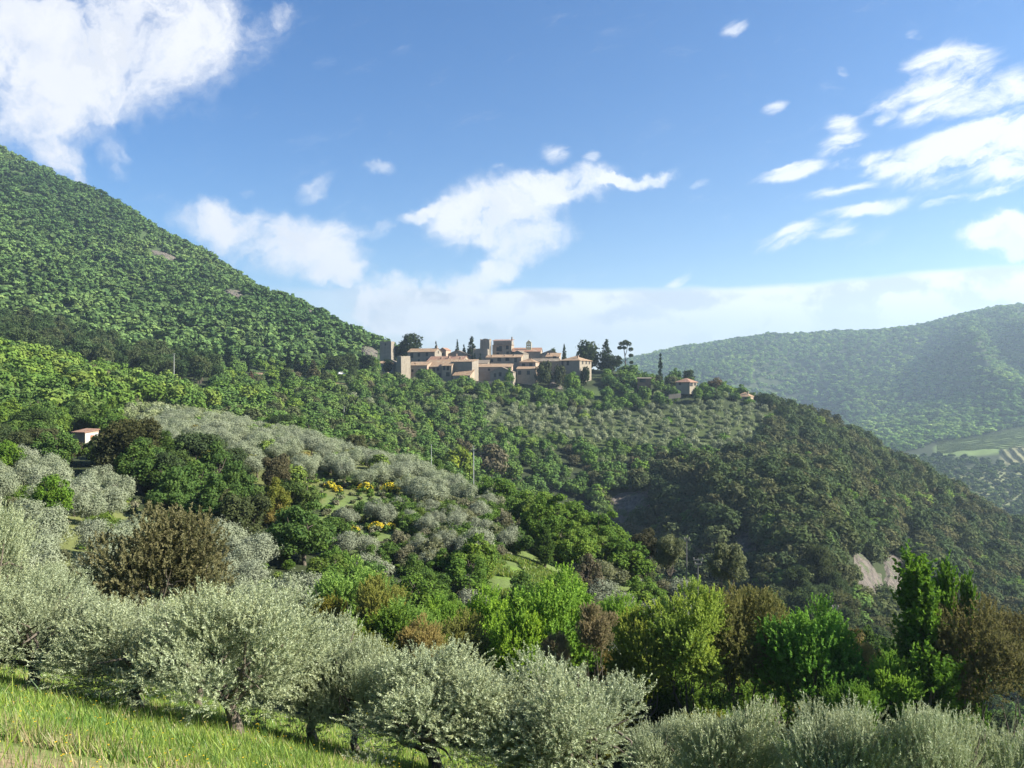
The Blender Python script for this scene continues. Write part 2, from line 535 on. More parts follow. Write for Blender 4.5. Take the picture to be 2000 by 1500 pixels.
def bark_material():
    m, T = material('bark')
    out = T.n('ShaderNodeOutputMaterial')
    tc = T.n('ShaderNodeTexCoord')
    mp = T.n('ShaderNodeMapping'); T.put(mp.inputs[0], tc.outputs['Object']); mp.inputs['Scale'].default_value = (9, 9, 2)
    n = T.noise(mp.outputs[0], 2.0, 6, 0.65)
    b = T.n('ShaderNodeBsdfPrincipled')
    T.put(b.inputs['Base Color'], T.mixc(n.outputs[0], rgb(0.035, 0.028, 0.022), rgb(0.17, 0.14, 0.11)))
    b.inputs['Roughness'].default_value = 0.9
    bp = T.n('ShaderNodeBump'); bp.inputs['Distance'].default_value = 0.03; T.put(bp.inputs['Height'], n.outputs[0])
    T.put(b.inputs['Normal'], bp.outputs[0])
    T.put(out.inputs[0], b.outputs[0])
    return m


BARK = bark_material()


def ground_material():
    m, T = material('ground_cover')
    out = T.n('ShaderNodeOutputMaterial')
    at = T.n('ShaderNodeAttribute', attribute_name='col')
    ge = T.n('ShaderNodeNewGeometry')
    n = T.noise(ge.outputs['Position'], 0.9, 8, 0.65)
    n2 = T.noise(ge.outputs['Position'], 0.06, 5, 0.6)
    v = T.math('ADD', T.math('MULTIPLY', n.outputs[0], 0.7), T.math('MULTIPLY', n2.outputs[0], 0.9))
    hs = T.n('ShaderNodeHueSaturation')
    T.put(hs.inputs['Value'], T.math('ADD', v, 0.2))
    T.put(hs.inputs['Color'], at.outputs['Color'])
    b = T.n('ShaderNodeBsdfPrincipled')
    T.put(b.inputs['Base Color'], hs.outputs[0])
    b.inputs['Roughness'].default_value = 0.95
    b.inputs['Specular IOR Level'].default_value = 0.15
    bp = T.n('ShaderNodeBump'); bp.inputs['Distance'].default_value = 0.2; T.put(bp.inputs['Height'], n.outputs[0])
    T.put(b.inputs['Normal'], bp.outputs[0])
    T.put(out.inputs[0], b.outputs[0])
    return m


def wall_material(name, c1, c2, c3, scale=1.0):
    """Coursed rubble stone with mortar joints and weather stains."""
    m, T = material(name)
    out = T.n('ShaderNodeOutputMaterial')
    tc = T.n('ShaderNodeTexCoord')
    sp = T.n('ShaderNodeSeparateXYZ'); T.put(sp.inputs[0], tc.outputs['Object'])
    vec = T.xyz(T.math('ADD', sp.outputs[0], T.math('MULTIPLY', sp.outputs[1], 0.83)), sp.outputs[2], 0.0)
    br = T.n('ShaderNodeTexBrick')
    T.put(br.inputs['Vector'], vec)
    br.inputs['Scale'].default_value = 1.6 * scale
    br.inputs['Color1'].default_value = c1; br.inputs['Color2'].default_value = c2
    br.inputs['Mortar'].default_value = tuple(x * 0.8 for x in c3[:3]) + (1,)
    br.inputs['Mortar Size'].default_value = 0.018
    n = T.noise(tc.outputs['Object'], 0.45, 6, 0.65)
    n2 = T.noise(tc.outputs['Object'], 2.6, 5, 0.7)
    col = T.mixc(T.smooth(n.outputs[0], 0.38, 0.66), br.outputs['Color'], c3)
    hs = T.n('ShaderNodeHueSaturation'); T.put(hs.inputs['Color'], col)
    T.put(hs.inputs['Value'], T.math('MULTIPLY_ADD', n2.outputs[0], 1.1, 0.45))
    b = T.n('ShaderNodeBsdfPrincipled'); T.put(b.inputs['Base Color'], hs.outputs[0])
    b.inputs['Roughness'].default_value = 0.92
    bp = T.n('ShaderNodeBump'); bp.inputs['Distance'].default_value = 0.08
    T.put(bp.inputs['Height'], n2.outputs[0]); T.put(b.inputs['Normal'], bp.outputs[0])
    T.put(out.inputs[0], b.outputs[0])
    return m


STONE_WARM = wall_material('warm_stone', rgb(0.281, 0.209, 0.150), rgb(0.232, 0.180, 0.135), rgb(0.303, 0.238, 0.177))
STONE_GREY = wall_material('grey_stone', rgb(0.197, 0.168, 0.137), rgb(0.156, 0.139, 0.117), rgb(0.222, 0.190, 0.154))
STONE_PALE = wall_material('pale_stone', rgb(0.218, 0.184, 0.143), rgb(0.189, 0.158, 0.126), rgb(0.232, 0.199, 0.158))
BRICK_PINK = wall_material('pink_brick', rgb(0.321, 0.219, 0.160), rgb(0.271, 0.185, 0.143), rgb(0.321, 0.243, 0.190), 1.6)
BELL_OCHRE = wall_material('yellow_plaster', rgb(0.66, 0.53, 0.30), rgb(0.62, 0.50, 0.28), rgb(0.68, 0.56, 0.34), 0.6)
OCHRE = wall_material('ochre_plaster', rgb(0.332, 0.255, 0.153), rgb(0.306, 0.230, 0.140), rgb(0.344, 0.268, 0.173), 0.6)


def tile_material(name, ca, cb):
    m, T = material(name)
    out = T.n('ShaderNodeOutputMaterial')
    tc = T.n('ShaderNodeTexCoord')
    wv = T.n('ShaderNodeTexWave', wave_type='BANDS', bands_direction='X')
    T.put(wv.inputs['Vector'], tc.outputs['Object']); wv.inputs['Scale'].default_value = 1.3
    wv.inputs['Distortion'].default_value = 1.2
    n = T.noise(tc.outputs['Object'], 1.4, 7, 0.7)
    n2 = T.noise(tc.outputs['Object'], 0.3, 3, 0.6)
    col = T.mixc(T.smooth(n.outputs[0], 0.3, 0.7), ca, cb)
    col = T.mixc(T.math('MULTIPLY', T.smooth(n2.outputs[0], 0.5, 0.7), 0.5), col, rgb(0.30, 0.27, 0.20))
    hs = T.n('ShaderNodeHueSaturation'); T.put(hs.inputs['Color'], col)
    T.put(hs.inputs['Value'], T.math('MULTIPLY_ADD', wv.outputs['Fac'], 0.3, 0.8))
    b = T.n('ShaderNodeBsdfPrincipled'); T.put(b.inputs['Base Color'], hs.outputs[0])
    b.inputs['Roughness'].default_value = 0.9
    bp = T.n('ShaderNodeBump'); bp.inputs['Distance'].default_value = 0.06
    T.put(bp.inputs['Height'], wv.outputs['Fac']); T.put(b.inputs['Normal'], bp.outputs[0])
    T.put(out.inputs[0], b.outputs[0])
    return m


TILE = tile_material('roof_tile', rgb(0.217, 0.135, 0.081), rgb(0.271, 0.179, 0.110))
TILE_PINK = tile_material('pink_roof_tile', rgb(0.234, 0.120, 0.081), rgb(0.262, 0.149, 0.105))
TILE_GREY = tile_material('old_roof_tile', rgb(0.130, 0.103, 0.081), rgb(0.166, 0.131, 0.100))


def plain(name, c, rough=0.7, metal=0.0, var=0.25, scale=3.0):
    m, T = material(name)
    out = T.n('ShaderNodeOutputMaterial')
    tc = T.n('ShaderNodeTexCoord')
    n = T.noise(tc.outputs['Object'], scale, 5, 0.6)
    hs = T.n('ShaderNodeHueSaturation'); hs.inputs['Color'].default_value = c
    T.put(hs.inputs['Value'], T.math('MULTIPLY_ADD', n.outputs[0], 2 * var, 1 - var))
    b = T.n('ShaderNodeBsdfPrincipled'); T.put(b.inputs['Base Color'], hs.outputs[0])
    b.inputs['Roughness'].default_value = rough; b.inputs['Metallic'].default_value = metal
    T.put(out.inputs[0], b.outputs[0])
    return m


GLASS_DARK = plain('dark_window', rgb(0.012, 0.011, 0.012), 0.5)
FRAME = plain('window_surround', rgb(0.05, 0.034, 0.028), 0.8)
SHUTTER = plain('brown_shutter', rgb(0.13, 0.075, 0.05), 0.7)
DOOR_RED = plain('rusty_red_door', rgb(0.32, 0.10, 0.06), 0.7)
WHITE = plain('white_paint', rgb(0.78, 0.77, 0.74), 0.45, 0, 0.08)
DARKGLASS = plain('vehicle_glass', rgb(0.02, 0.025, 0.03), 0.1)
RUBBER = plain('rubber', rgb(0.02, 0.02, 0.02), 0.8)
METAL = plain('galvanised_metal', rgb(0.42, 0.43, 0.44), 0.45, 0.4)
CONCRETE = plain('concrete_post', rgb(0.42, 0.40, 0.37), 0.85)
CERAMIC = plain('ceramic', rgb(0.2, 0.18, 0.16), 0.3)
IRON = plain('weathered_iron', rgb(0.13, 0.13, 0.135), 0.6, 0.3)
CABLE = plain('cable', rgb(0.05, 0.05, 0.05), 0.6)


def rock_material():
    m, T = material('bare_rock')
    out = T.n('ShaderNodeOutputMaterial')
    ge = T.n('ShaderNodeNewGeometry')
    mp = T.n('ShaderNodeMapping'); T.put(mp.inputs[0], ge.outputs['Position']); mp.inputs['Scale'].default_value = (1, 1, 0.35)
    n = T.noise(mp.outputs[0], 0.55, 10, 0.75)
    n2 = T.noise(ge.outputs['Position'], 0.2, 6, 0.65)
    col = T.mixc(T.smooth(n.outputs[0], 0.34, 0.62), rgb(0.045, 0.04, 0.036), rgb(0.145, 0.12, 0.105))
    col = T.mixc(T.smooth(n2.outputs[0], 0.50, 0.60), col, rgb(0.07, 0.085, 0.04))
    b = T.n('ShaderNodeBsdfPrincipled'); T.put(b.inputs['Base Color'], col); b.inputs['Roughness'].default_value = 0.95
    bp = T.n('ShaderNodeBump'); bp.inputs['Distance'].default_value = 1.2
    T.put(bp.inputs['Height'], n.outputs[0]); T.put(b.inputs['Normal'], bp.outputs[0])
    T.put(out.inputs[0], b.outputs[0])
    return m


ROCK = rock_material()


# ------------------------------------------------------------------ ground sheet with its land cover
ROCKS = [  # u, v, half width px, half height px, distance, what it is
    (1440, 1072, 36, 34, 245, 'pale bare rock patch in the dark gorge slope'),
    (1232, 988, 44, 30, 306, 'pinkish bare rock patch at the upper end of the gorge'),
    (1695, 1130, 28, 46, 250, 'streaked pale cliff above the bushes at the gorge foot'),
    (1748, 1120, 22, 40, 262, 'narrow pink cliff beside the larger streaked cliff'),
    (1780, 1075, 14, 26, 288, 'small grey rock wall high on the wooded slope'),
    (320, 502, 24, 9, 700, 'pinkish scree patch high on the wooded mountain'),
    (456, 575, 18, 9, 640, 'pinkish scree patch lower on the mountain slope'),
    (608, 600, 9, 6, 660, 'tiny scree patch near the mountain edge'),
    (1085, 752, 14, 8, 470, 'white rock outcrop below the village houses'),
    (722, 688, 16, 10, 545, 'pale earth bank beside the left stone tower'),
]


def ground_sheet():
    nu, nd = len(UG), len(DG)
    U, D = np.meshgrid(UG, DG, indexing='ij')
    Xw = (U - 1000) / F * D
    v = np.stack([Xw, D, ZT], -1).reshape(-1, 3)
    idx = np.arange(nu * nd).reshape(nu, nd)
    q = np.stack([idx[:-1, :-1], idx[1:, :-1], idx[1:, 1:], idx[:-1, 1:]], -1).reshape(-1, 4)
    col = np.empty((nu, nd, 4)); col[..., 3] = 1
    wood = np.array([0.028, 0.038, 0.016]); grass = np.array([0.11, 0.17, 0.035]); dry = np.array([0.15, 0.17, 0.06]); soil = np.array([0.26, 0.19, 0.12])
    col[..., :3] = wood
    fu, fd = U.ravel(), D.ravel()

    def paint(poly, c, soft=1.0):
        m = in_poly(fu, fd, poly).reshape(nu, nd)
        col[m, :3] = c
    paint([(-1600, 0), (3600, 0), (3600, 27), (900, 29), (-1600, 34)], grass)
    paint([(-400, 45), (330, 45), (330, 90), (200, 118), (-400, 125)], dry * 0.8)
    paint([(250, 150), (420, 128), (620, 120), (900, 118), (960, 150), (800, 172), (600, 195), (400, 240), (260, 240)], dry * 0.7)
    paint([(600, 100), (1000, 82), (1250, 95), (1260, 118), (950, 140), (640, 125)], np.array([0.095, 0.13, 0.042]))
    paint([(960, 86), (1050, 86), (1045, 92), (965, 92)], np.array([0.11, 0.17, 0.035]))
    paint([(940, 380), (1480, 375), (1500, 472), (1300, 458), (1150, 434), (940, 430)], np.array([0.045, 0.062, 0.022]))
    paint([(600, 410), (690, 410), (690, 500), (600, 500)], np.array([0.13, 0.12, 0.06]))
    paint([(1130, 474), (1260, 474), (1260, 486), (1130, 486)], np.array([0.05, 0.075, 0.025]))
    paint([(-1600, 440), (820, 440), (820, 1600), (-1600, 1600)], np.array([0.042, 0.066, 0.026]))
    # fields in the far valley; rows of vines follow the slope
    f1 = in_poly(fu, fd, [(1830, 1175), (2150, 1150), (2150, 1375), (2000, 1385), (1830, 1290)]).reshape(nu, nd)
    col[f1, :3] = np.array([0.11, 0.155, 0.05])
    f2 = in_poly(fu, fd, [(1950, 1085), (2200, 1040), (2200, 1230), (1960, 1215)]).reshape(nu, nd)
    col[f2, :3] = np.array([0.17, 0.165, 0.085])
    f3 = in_poly(fu, fd, [(1700, 1060), (1800, 1000), (1800, 1200), (1700, 1200)]).reshape(nu, nd)
    col[f3, :3] = np.array([0.10, 0.14, 0.045])
    f4 = in_poly(fu, fd, [(1790, 900), (2200, 760), (2200, 1040), (1840, 1060)]).reshape(nu, nd)
    col[f4, :3] = np.array([0.14, 0.155, 0.075])
    # worn earth of the near path at the lower left
    pth = np.clip(1 - np.abs(D - 8.8 - 0.10 * (Xw + 6) - 0.8 * fbm(Xw / 2, D / 2, 9, 3)) / 1.8, 0, 1) * np.clip((-2.6 - Xw) / 1.2, 0, 1)
    pth = np.where(D < 14, pth, 0)[..., None]
    col[..., :3] = col[..., :3] * (1 - pth) + soil * pth
    me = quads_mesh('ground', v, q, [ground_material()], {'col': ('FLOAT_COLOR', col)}, smooth=True)
    tag(link('ground', me), 'hilly ground of the valley under the grass, groves and woods', None, None, 'structure')
    # slope behind and beside the viewpoint
    xs = np.linspace(-90, 90, 61); ys = np.linspace(-70, 16, 31)
    A, B = np.meshgrid(xs, ys, indexing='ij')
    Zb = plane_near(A, B) - 0.35 - 0.012 * np.maximum(B, 0) ** 2
    idx = np.arange(A.size).reshape(A.shape)
    q = np.stack([idx[:-1, :-1], idx[1:, :-1], idx[1:, 1:], idx[:-1, 1:]], -1).reshape(-1, 4)
    c = np.tile(np.append(grass, 1.0), (A.size, 1))
    me = quads_mesh('hillside_ground', np.stack([A, B, Zb], -1).reshape(-1, 3), q, [bpy.data.materials['ground_cover']], {'col': ('FLOAT_COLOR', c)}, smooth=True)
    tag(link('hillside_ground', me), 'grassy slope rising behind the viewpoint', None, None, 'structure')


ground_sheet()


def rock_patch(u, v, hu, hv, d0, label):
    """Rugged slab of rock bedded in the slope where the sight line (u, v) meets the ground."""
    ds = np.linspace(d0 * 0.85, d0 * 1.2, 400)
    xs = (u - 1000) / F * ds
    vis = 750 - F * gz(xs, ds) / ds
    d = ds[np.argmin(np.abs(vis - v))]
    n, m = 26, 22
    a = np.linspace(-1, 1, n); b = np.linspace(-1, 1, m)
    A, B = np.meshgrid(a, b, indexing='ij')
    e = 0.01 * d
    slope = abs((750 - F * gz((u - 1000) / F * d, d) / d) - (750 - F * gz((u - 1000) / F * (d + e), d + e) / (d + e))) / e
    hd = min(hv / max(slope, 0.25), 60)
    Dd = d + B * hd
    Uu = u + A * hu
    X = (Uu - 1000) / F * Dd
    Z = gz(X, Dd)
    r = np.sqrt(A ** 2 + B ** 2) + 0.9 * fbm(A * 2.1 + u, B * 2.1 + v, 5, 3)
    sz = hu / F * d
    up = np.clip(1.05 - r, -0.5, 0.5) * min(3.2, sz * 0.5) + np.abs(fbm(A * 4 + u, B * 4, 7, 4)) * min(2.4, sz * 0.4)
    V = np.stack([X, Dd - 0.7 * up, Z + up * 0.8], -1).reshape(-1, 3)
    idx = np.arange(n * m).reshape(n, m)
    q = np.stack([idx[:-1, :-1], idx[1:, :-1], idx[1:, 1:], idx[:-1, 1:]], -1).reshape(-1, 4)
    keep = (r[:-1, :-1] < 1.15).ravel()
    o = link('rock_outcrop', quads_mesh('rock_outcrop', V, q[keep], [ROCK]))
    tag(o, label, 'rock', 'bare rock patches on the slopes')
    return (u, d, hu, hd)


ROCK_AREAS = [rock_patch(*r) for r in ROCKS]


# ------------------------------------------------------------------ plants: prototype meshes
def unit(a):
    return a / (np.linalg.norm(a, axis=-1, keepdims=True) + 1e-9)


def leaves(rng, c, axis, normal, L, W):
    """Rhombic leaves; returns rows of four corners."""
    n = len(c)
    axis = unit(axis)
    b = unit(np.cross(normal, axis))
    L = np.broadcast_to(L, (n,))[:, None] * rng.uniform(0.7, 1.25, (n, 1)); W = np.broadcast_to(W, (n,))[:, None] * rng.uniform(0.75, 1.2, (n, 1))
    return np.stack([c - axis * L / 2, c + b * W / 2, c + axis * L / 2, c - b * W / 2], 1).reshape(-1, 3)


def lobes_of(rng, shape, W, H, z0, n, r):
    """Centres and radii of the clumps that make a crown of the given shape."""
    C = []; Rr = []
    while len(C) < n:
        p = rng.uniform(-1, 1, 3)
        t = (p[2] + 1) / 2
        if shape == 'round':
            ok = np.linalg.norm(p) < 1 and np.linalg.norm(p) > 0.35
            k = 1.0
        elif shape == 'cone':
            lim = (1 - t) ** 0.85 + 0.03
            ok = np.hypot(p[0], p[1]) < 1; k = 0.30 + 0.70 * (1 - t); p[:2] *= lim
        elif shape == 'column':
            lim = (0.45 + 0.55 * math.sin(math.pi * min(1, t * 1.05 + 0.08))) * (1 - 0.55 * t ** 3)
            ok = np.hypot(p[0], p[1]) < 1; k = 0.75 * (1 - 0.45 * t ** 2); p[:2] *= lim
        elif shape == 'egg':
            lim = math.sin(math.pi * min(0.999, 0.16 + 0.84 * t) ** 0.8)
            ok = np.hypot(p[0], p[1]) < lim and np.hypot(p[0], p[1]) > 0.25 * lim; k = 0.7 + 0.3 * (1 - t)
        elif shape == 'flat':
            ok = np.hypot(p[0], p[1]) < 1 - 0.45 * t ** 2; k = 0.8
        rr = rng.uniform(*r) * W * k
        C.append((p[0] * (W / 2 - rr * 0.55), p[1] * (W / 2 - rr * 0.55), z0 + rr * 0.5 + t * (H - rr * 1.2))) if ok else None
        Rr.append(rr) if ok else None
    return np.array(C), np.array(Rr)


def crown(seed, n, shape, W, H, z0, nl, r, L, Wd, orient=0.65, shell=0.4, up=0.25, flat=0.85, droop=0.0):
    rng = np.random.default_rng(seed)
    C, Rr = lobes_of(rng, shape, W, H, z0, nl, r)
    w = Rr ** 2 / (Rr ** 2).sum()
    k = rng.choice(nl, n, p=w)
    d = unit(rng.normal(size=(n, 3)) + np.array([0, 0, up]))
    lump = 1 + 0.22 * np.sin(d[:, 0] * 5 + k) * np.sin(d[:, 1] * 5 + 2 * k) + 0.1 * rng.normal(size=n)
    rad = Rr[k] * (1 - shell * rng.random(n) ** 1.5) * lump
    p = C[k] + d * rad[:, None] * np.array([1, 1, flat])
    # leave out what lies deep inside other clumps
    mid = np.array([0, 0, z0 + H * 0.45])
    nrm = unit(d * orient + rng.normal(size=(n, 3)) * (1 - orient) + np.array([0, 0, 0.15]))
    ax = np.cross(nrm, rng.normal(size=(n, 3)))
    ax[:, 2] -= droop
    v = leaves(rng, p, ax, nrm, L, Wd)
    lobe_t = rng.uniform(0.2, 0.8, nl)
    fine = 0.45 if n > 2400 else 0.2                  # small far crowns vary by clump, not by leaf
    t = np.clip(lobe_t[k] * (1 - fine) + rng.random(n) * fine, 0, 1)
    return v, np.repeat(t, 4)


def trunk_mesh(seed, H, r0, spread, limbs, z_split, sides=7, name='trunk', lean=0.1):
    rng = np.random.default_rng(seed)
    V = []; Q = []; base = 0

    def add(p, r):
        nonlocal base
        v, q = tube(p, r, sides)
        V.append(v); Q.append(q + base); base += len(v)
    top = np.array([rng.normal() * lean, rng.normal() * lean, z_split])
    add([(0, 0, -0.6), (0, 0, 0.05), tuple(top * 0.5 + rng.normal(size=3) * r0 * 0.4), tuple(top)], [r0 * 1.5, r0 * 1.15, r0 * 0.9, r0 * 0.8])
    for i in range(limbs):
        a = 2 * math.pi * (i + rng.uniform(-0.3, 0.3)) / limbs
        e = np.array([math.cos(a) * spread * rng.uniform(0.5, 0.9), math.sin(a) * spread * rng.uniform(0.5, 0.9), H * rng.uniform(0.60, 0.86)])
        m = top + (e - top) * 0.5 + rng.normal(size=3) * spread * 0.14 + np.array([math.cos(a), math.sin(a), 0]) * spread * 0.12
        add([top - np.array([0, 0, 0.1]), top + (m - top) * 0.5, m, e], [r0 * 0.6, r0 * 0.45, r0 * 0.32, r0 * 0.08])
        for s in range(3):
            f = rng.uniform(0.35, 0.8)
            b0 = top + (e - top) * f
            e2 = b0 + unit(rng.normal(size=3) + np.array([math.cos(a), math.sin(a), 0.8])) * spread * rng.uniform(0.3, 0.55)
            add([b0, (b0 + e2) / 2 + rng.normal(size=3) * 0.05 * spread, e2], [r0 * 0.24, r0 * 0.16, r0 * 0.04])
    return np.concatenate(V), np.concatenate(Q)


def spray_crown(seed, n_twig, per, W, H, z0, shape, nl, r, tl, L, Wd, up=0.55, spread=0.8):
    """Crown at leaf scale: leafy shoots that point up and outwards from the clumps."""
    rng = np.random.default_rng(seed)
    C, Rr = lobes_of(rng, shape, W, H - z0, z0, nl, r)
    k = rng.choice(nl, n_twig, p=Rr ** 2 / (Rr ** 2).sum())
    d = unit(rng.normal(size=(n_twig, 3)) + np.array([0, 0, 0.35]))
    p = C[k] + d * (Rr[k] * rng.uniform(0.45, 1.12, n_twig))[:, None]
    ctr = np.array([0, 0, z0 + 0.25 * (H - z0)])
    tw = unit(unit(p - ctr) * 0.55 + d * 0.35 + rng.normal(size=(n_twig, 3)) * 0.35 + np.array([0, 0, up]))
    ln = rng.uniform(*tl, n_twig)
    s = np.tile(np.linspace(0, 1, per), n_twig)
    i = np.repeat(np.arange(n_twig), per)
    side = unit(np.cross(tw[i], rng.normal(size=(len(i), 3))))
    ax = unit(tw[i] * 0.75 + side * spread)
    c = p[i] + tw[i] * (s * ln[i])[:, None] + ax * L * 0.4
    nr = np.cross(ax, rng.normal(size=(len(i), 3)))
    nr = unit(nr + np.array([0, 0, 0.5]) + 0.5 * d[i])
    v = leaves(rng, c, ax, nr, L, Wd)
    lob = rng.uniform(0.15, 0.85, nl)
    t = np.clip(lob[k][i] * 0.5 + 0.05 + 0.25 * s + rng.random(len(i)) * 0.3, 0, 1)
    return v, np.repeat(t, 4)


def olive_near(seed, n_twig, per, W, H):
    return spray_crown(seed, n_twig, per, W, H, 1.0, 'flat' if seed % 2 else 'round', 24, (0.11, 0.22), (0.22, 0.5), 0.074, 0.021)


def leaf_mesh(name, vt, mat):
    v, t = vt
    return quads_mesh(name, v, None, [mat], {'tint': ('FLOAT', t)})


def join_mesh(name, vt, tk, mat):
    """One mesh: leaves and wood, for trees too far away to show parts."""
    v, t = vt
    if tk is None:
        return leaf_mesh(name, vt, mat)
    tv, tq = tk
    q = np.arange(len(v)).reshape(-1, 4)
    V = np.concatenate([v, tv]); Q = np.concatenate([q, tq + len(v)])
    fm = np.concatenate([np.zeros(len(q)), np.ones(len(tq))])
    return quads_mesh(name, V, Q, [mat, BARK], {'tint': ('FLOAT', np.concatenate([t, np.full(len(tv), 0.5)]))}, fm)


# every prototype is about 1 unit high times the given real height; 'h' and 'w' are its own size
PROTO = {}


def proto(species, lod, items):
    PROTO[(species, lod)] = items


def make_protos():
    P = []
    for s in range(6):
        H = 4.0; W = 4.4
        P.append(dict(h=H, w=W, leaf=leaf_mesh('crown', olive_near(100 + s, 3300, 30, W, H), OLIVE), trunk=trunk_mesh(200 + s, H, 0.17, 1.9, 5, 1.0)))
    proto('olive', 0, P)
    # mid and far versions: (count, leaf length, leaf width)
    spec = {
        # species: shape, H, W, z0, lobes, lobe r, orient, shell, up, material, [(lod, n, L, Wd, variants)]
        'olive': ('round', 4.2, 4.4, 0.7, 16, (0.16, 0.26), 0.68, 0.4, 0.35, OLIVE_FAR, [(1, 7000, 0.20, 0.09, 5), (2, 1100, 0.46, 0.26, 5)]),
        'oak': ('egg', 10.0, 8.6, 1.6, 42, (0.10, 0.19), 0.6, 0.45, 0.3, LEAF, [(0, 60000, 0.17, 0.12, 5), (1, 9000, 0.42, 0.32, 6), (2, 1500, 0.9, 0.75, 6), (3, 190, 2.2, 1.9, 6)]),
        'holm': ('round', 8.0, 8.2, 0.4, 40, (0.11, 0.18), 0.6, 0.4, 0.35, LEAF, [(0, 60000, 0.15, 0.085, 4), (1, 9000, 0.40, 0.26, 5), (2, 1300, 0.9, 0.7, 6), (3, 150, 2.2, 1.9, 4)]),
        'pine': ('round', 12.0, 7.0, 2.0, 40, (0.14, 0.24), 0.5, 0.5, 0.4, LEAF, [(2, 2200, 0.9, 0.45, 5)]),
        'fir': ('cone', 12.0, 6.0, 0.6, 90, (0.14, 0.24), 0.4, 0.5, 0.0, LEAF, [(1, 9000, 0.4, 0.2, 2), (2, 2600, 0.8, 0.4, 3)]),
        'cypress': ('column', 12.0, 3.0, 0.3, 90, (0.22, 0.34), 0.6, 0.3, 0.2, LEAF, [(2, 1400, 0.6, 0.35, 3)]),
        'poplar': ('column', 11.0, 3.2, 1.2, 110, (0.14, 0.24), 0.5, 0.5, 0.2, LEAF, [(0, 34000, 0.17, 0.13, 3)]),
        'shrub': ('round', 2.4, 3.0, 0.0, 14, (0.15, 0.26), 0.5, 0.5, 0.4, LEAF, [(0, 16000, 0.12, 0.07, 2), (1, 2600, 0.24, 0.16, 5), (2, 420, 0.6, 0.45, 4)]),
    }
    for sp, (shape, H, W, z0, nl, r, ori, sh, up, mat, lods) in spec.items():
        for (lod, n, L, Wd, nv) in lods:
            P = []
            for s in range(nv):
                big = lod >= 2 and sp in ('oak', 'holm')
                vt = crown(hash((len(sp), lod)) % 1000 + s * 31 + len(sp) * 7, n, shape, W, H - z0, z0, (nl if lod < 3 else 9) if not big else (22 if lod == 2 else 9), r if not big else (0.17, 0.28),
                           L, Wd, ori if not big else 0.78, sh if not big else 0.3, up)
                if lod == 0 and sp in ('oak', 'holm', 'poplar'):
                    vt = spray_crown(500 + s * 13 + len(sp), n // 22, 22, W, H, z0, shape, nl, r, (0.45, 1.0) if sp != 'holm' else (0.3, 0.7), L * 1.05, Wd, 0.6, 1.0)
                d = dict(h=H, w=W)
                if lod == 3:
                    d['raw'] = vt
                elif lod == 2:
                    tk = trunk_mesh(300 + s, H * 0.8, 0.02 * H, W * 0.3, 3, H * 0.35, 4) if sp in ('olive', 'oak', 'pine', 'fir') else None
                    d['raw'] = vt
                    d['mesh'] = join_mesh(sp, vt, tk, mat)
                else:
                    d['leaf'] = leaf_mesh('crown', vt, LEAF_NEAR if mat is LEAF else mat)
                    d['raw'] = vt
                    if sp != 'shrub':
                        d['trunk'] = trunk_mesh(400 + s, H * 0.88, 0.02 * H + 0.04, W * 0.36, 5 if sp != 'poplar' else 2, H * (0.3 if sp != 'olive' else 0.26), 6)
                P.append(d)
            proto(sp, lod, P)
    for k, P in PROTO.items():
        for d in P:
            if 'trunk' in d:
                tv, tq = d['trunk']
                d['trunk'] = quads_mesh('trunk', tv, tq, [BARK], smooth=True)


make_protos()
NAMES = {'olive': 'olive_tree', 'oak': 'oak_tree', 'holm': 'holm_oak', 'pine': 'pine_tree', 'fir': 'fir_tree', 'cypress': 'cypress_tree', 'poplar': 'poplar_tree', 'shrub': 'shrub'}
CATS = {'olive': 'olive tree', 'oak': 'tree', 'holm': 'tree', 'pine': 'pine tree', 'fir': 'fir tree', 'cypress': 'cypress', 'poplar': 'tree', 'shrub': 'shrub'}


def lod_for(sp, d):
    want = 0 if d < 66 else 1 if d < 235 else 2
    have = sorted(l for (s, l) in PROTO if s == sp and l < 3)
    return min(have, key=lambda l: (abs(l - want), -l))


def plant(sp, x, y, z, h, w, color, label, group=None, rot=None, rng=RNG, name=None, tilt=0.0, var=None):
    """One tree or bush: an Empty with crown and trunk when near, a single mesh when far."""
    d = math.hypot(x, y)
    P = PROTO[(sp, lod_for(sp, d))]
    if sp in ('oak', 'holm', 'pine', 'fir') and d > 64:
        w = max(w, 0.5 * h if sp != 'fir' else 0.3 * h)
    p = P[int(rng.integers(len(P))) if var is None else var % len(P)]
    rz = float(rng.uniform(0, 6.28)) if rot is None else rot
    sc = (w / p['w'], w / p['w'], h / p['h'])
    nm = name or NAMES[sp]
    if 'mesh' in p or 'trunk' not in p:
        o = link(nm, p.get('mesh') or p['leaf'])
        o.color = (*color, 1)
    else:
        o = link(nm, None)
        o.empty_display_size = 0.5
        c = link('crown', p['leaf'], o); c.color = (*color, 1)
        link('trunk', p['trunk'], o)
        k = sc[2] / sc[0]
        if sp in ('oak', 'holm') and k > 1.15:        # a tall narrow tree has a raised crown, not drawn-out leaves
            c.scale = (1, 1, 1.15 / k)
            c.location = (0, 0, p['h'] * (1 - 1.15 / k))
    o.location = (x, y, z - 0.02); o.rotation_euler = (tilt * float(rng.normal()), tilt * float(rng.normal()), rz); o.scale = sc
    tag(o, label, CATS[sp], group)
    return o


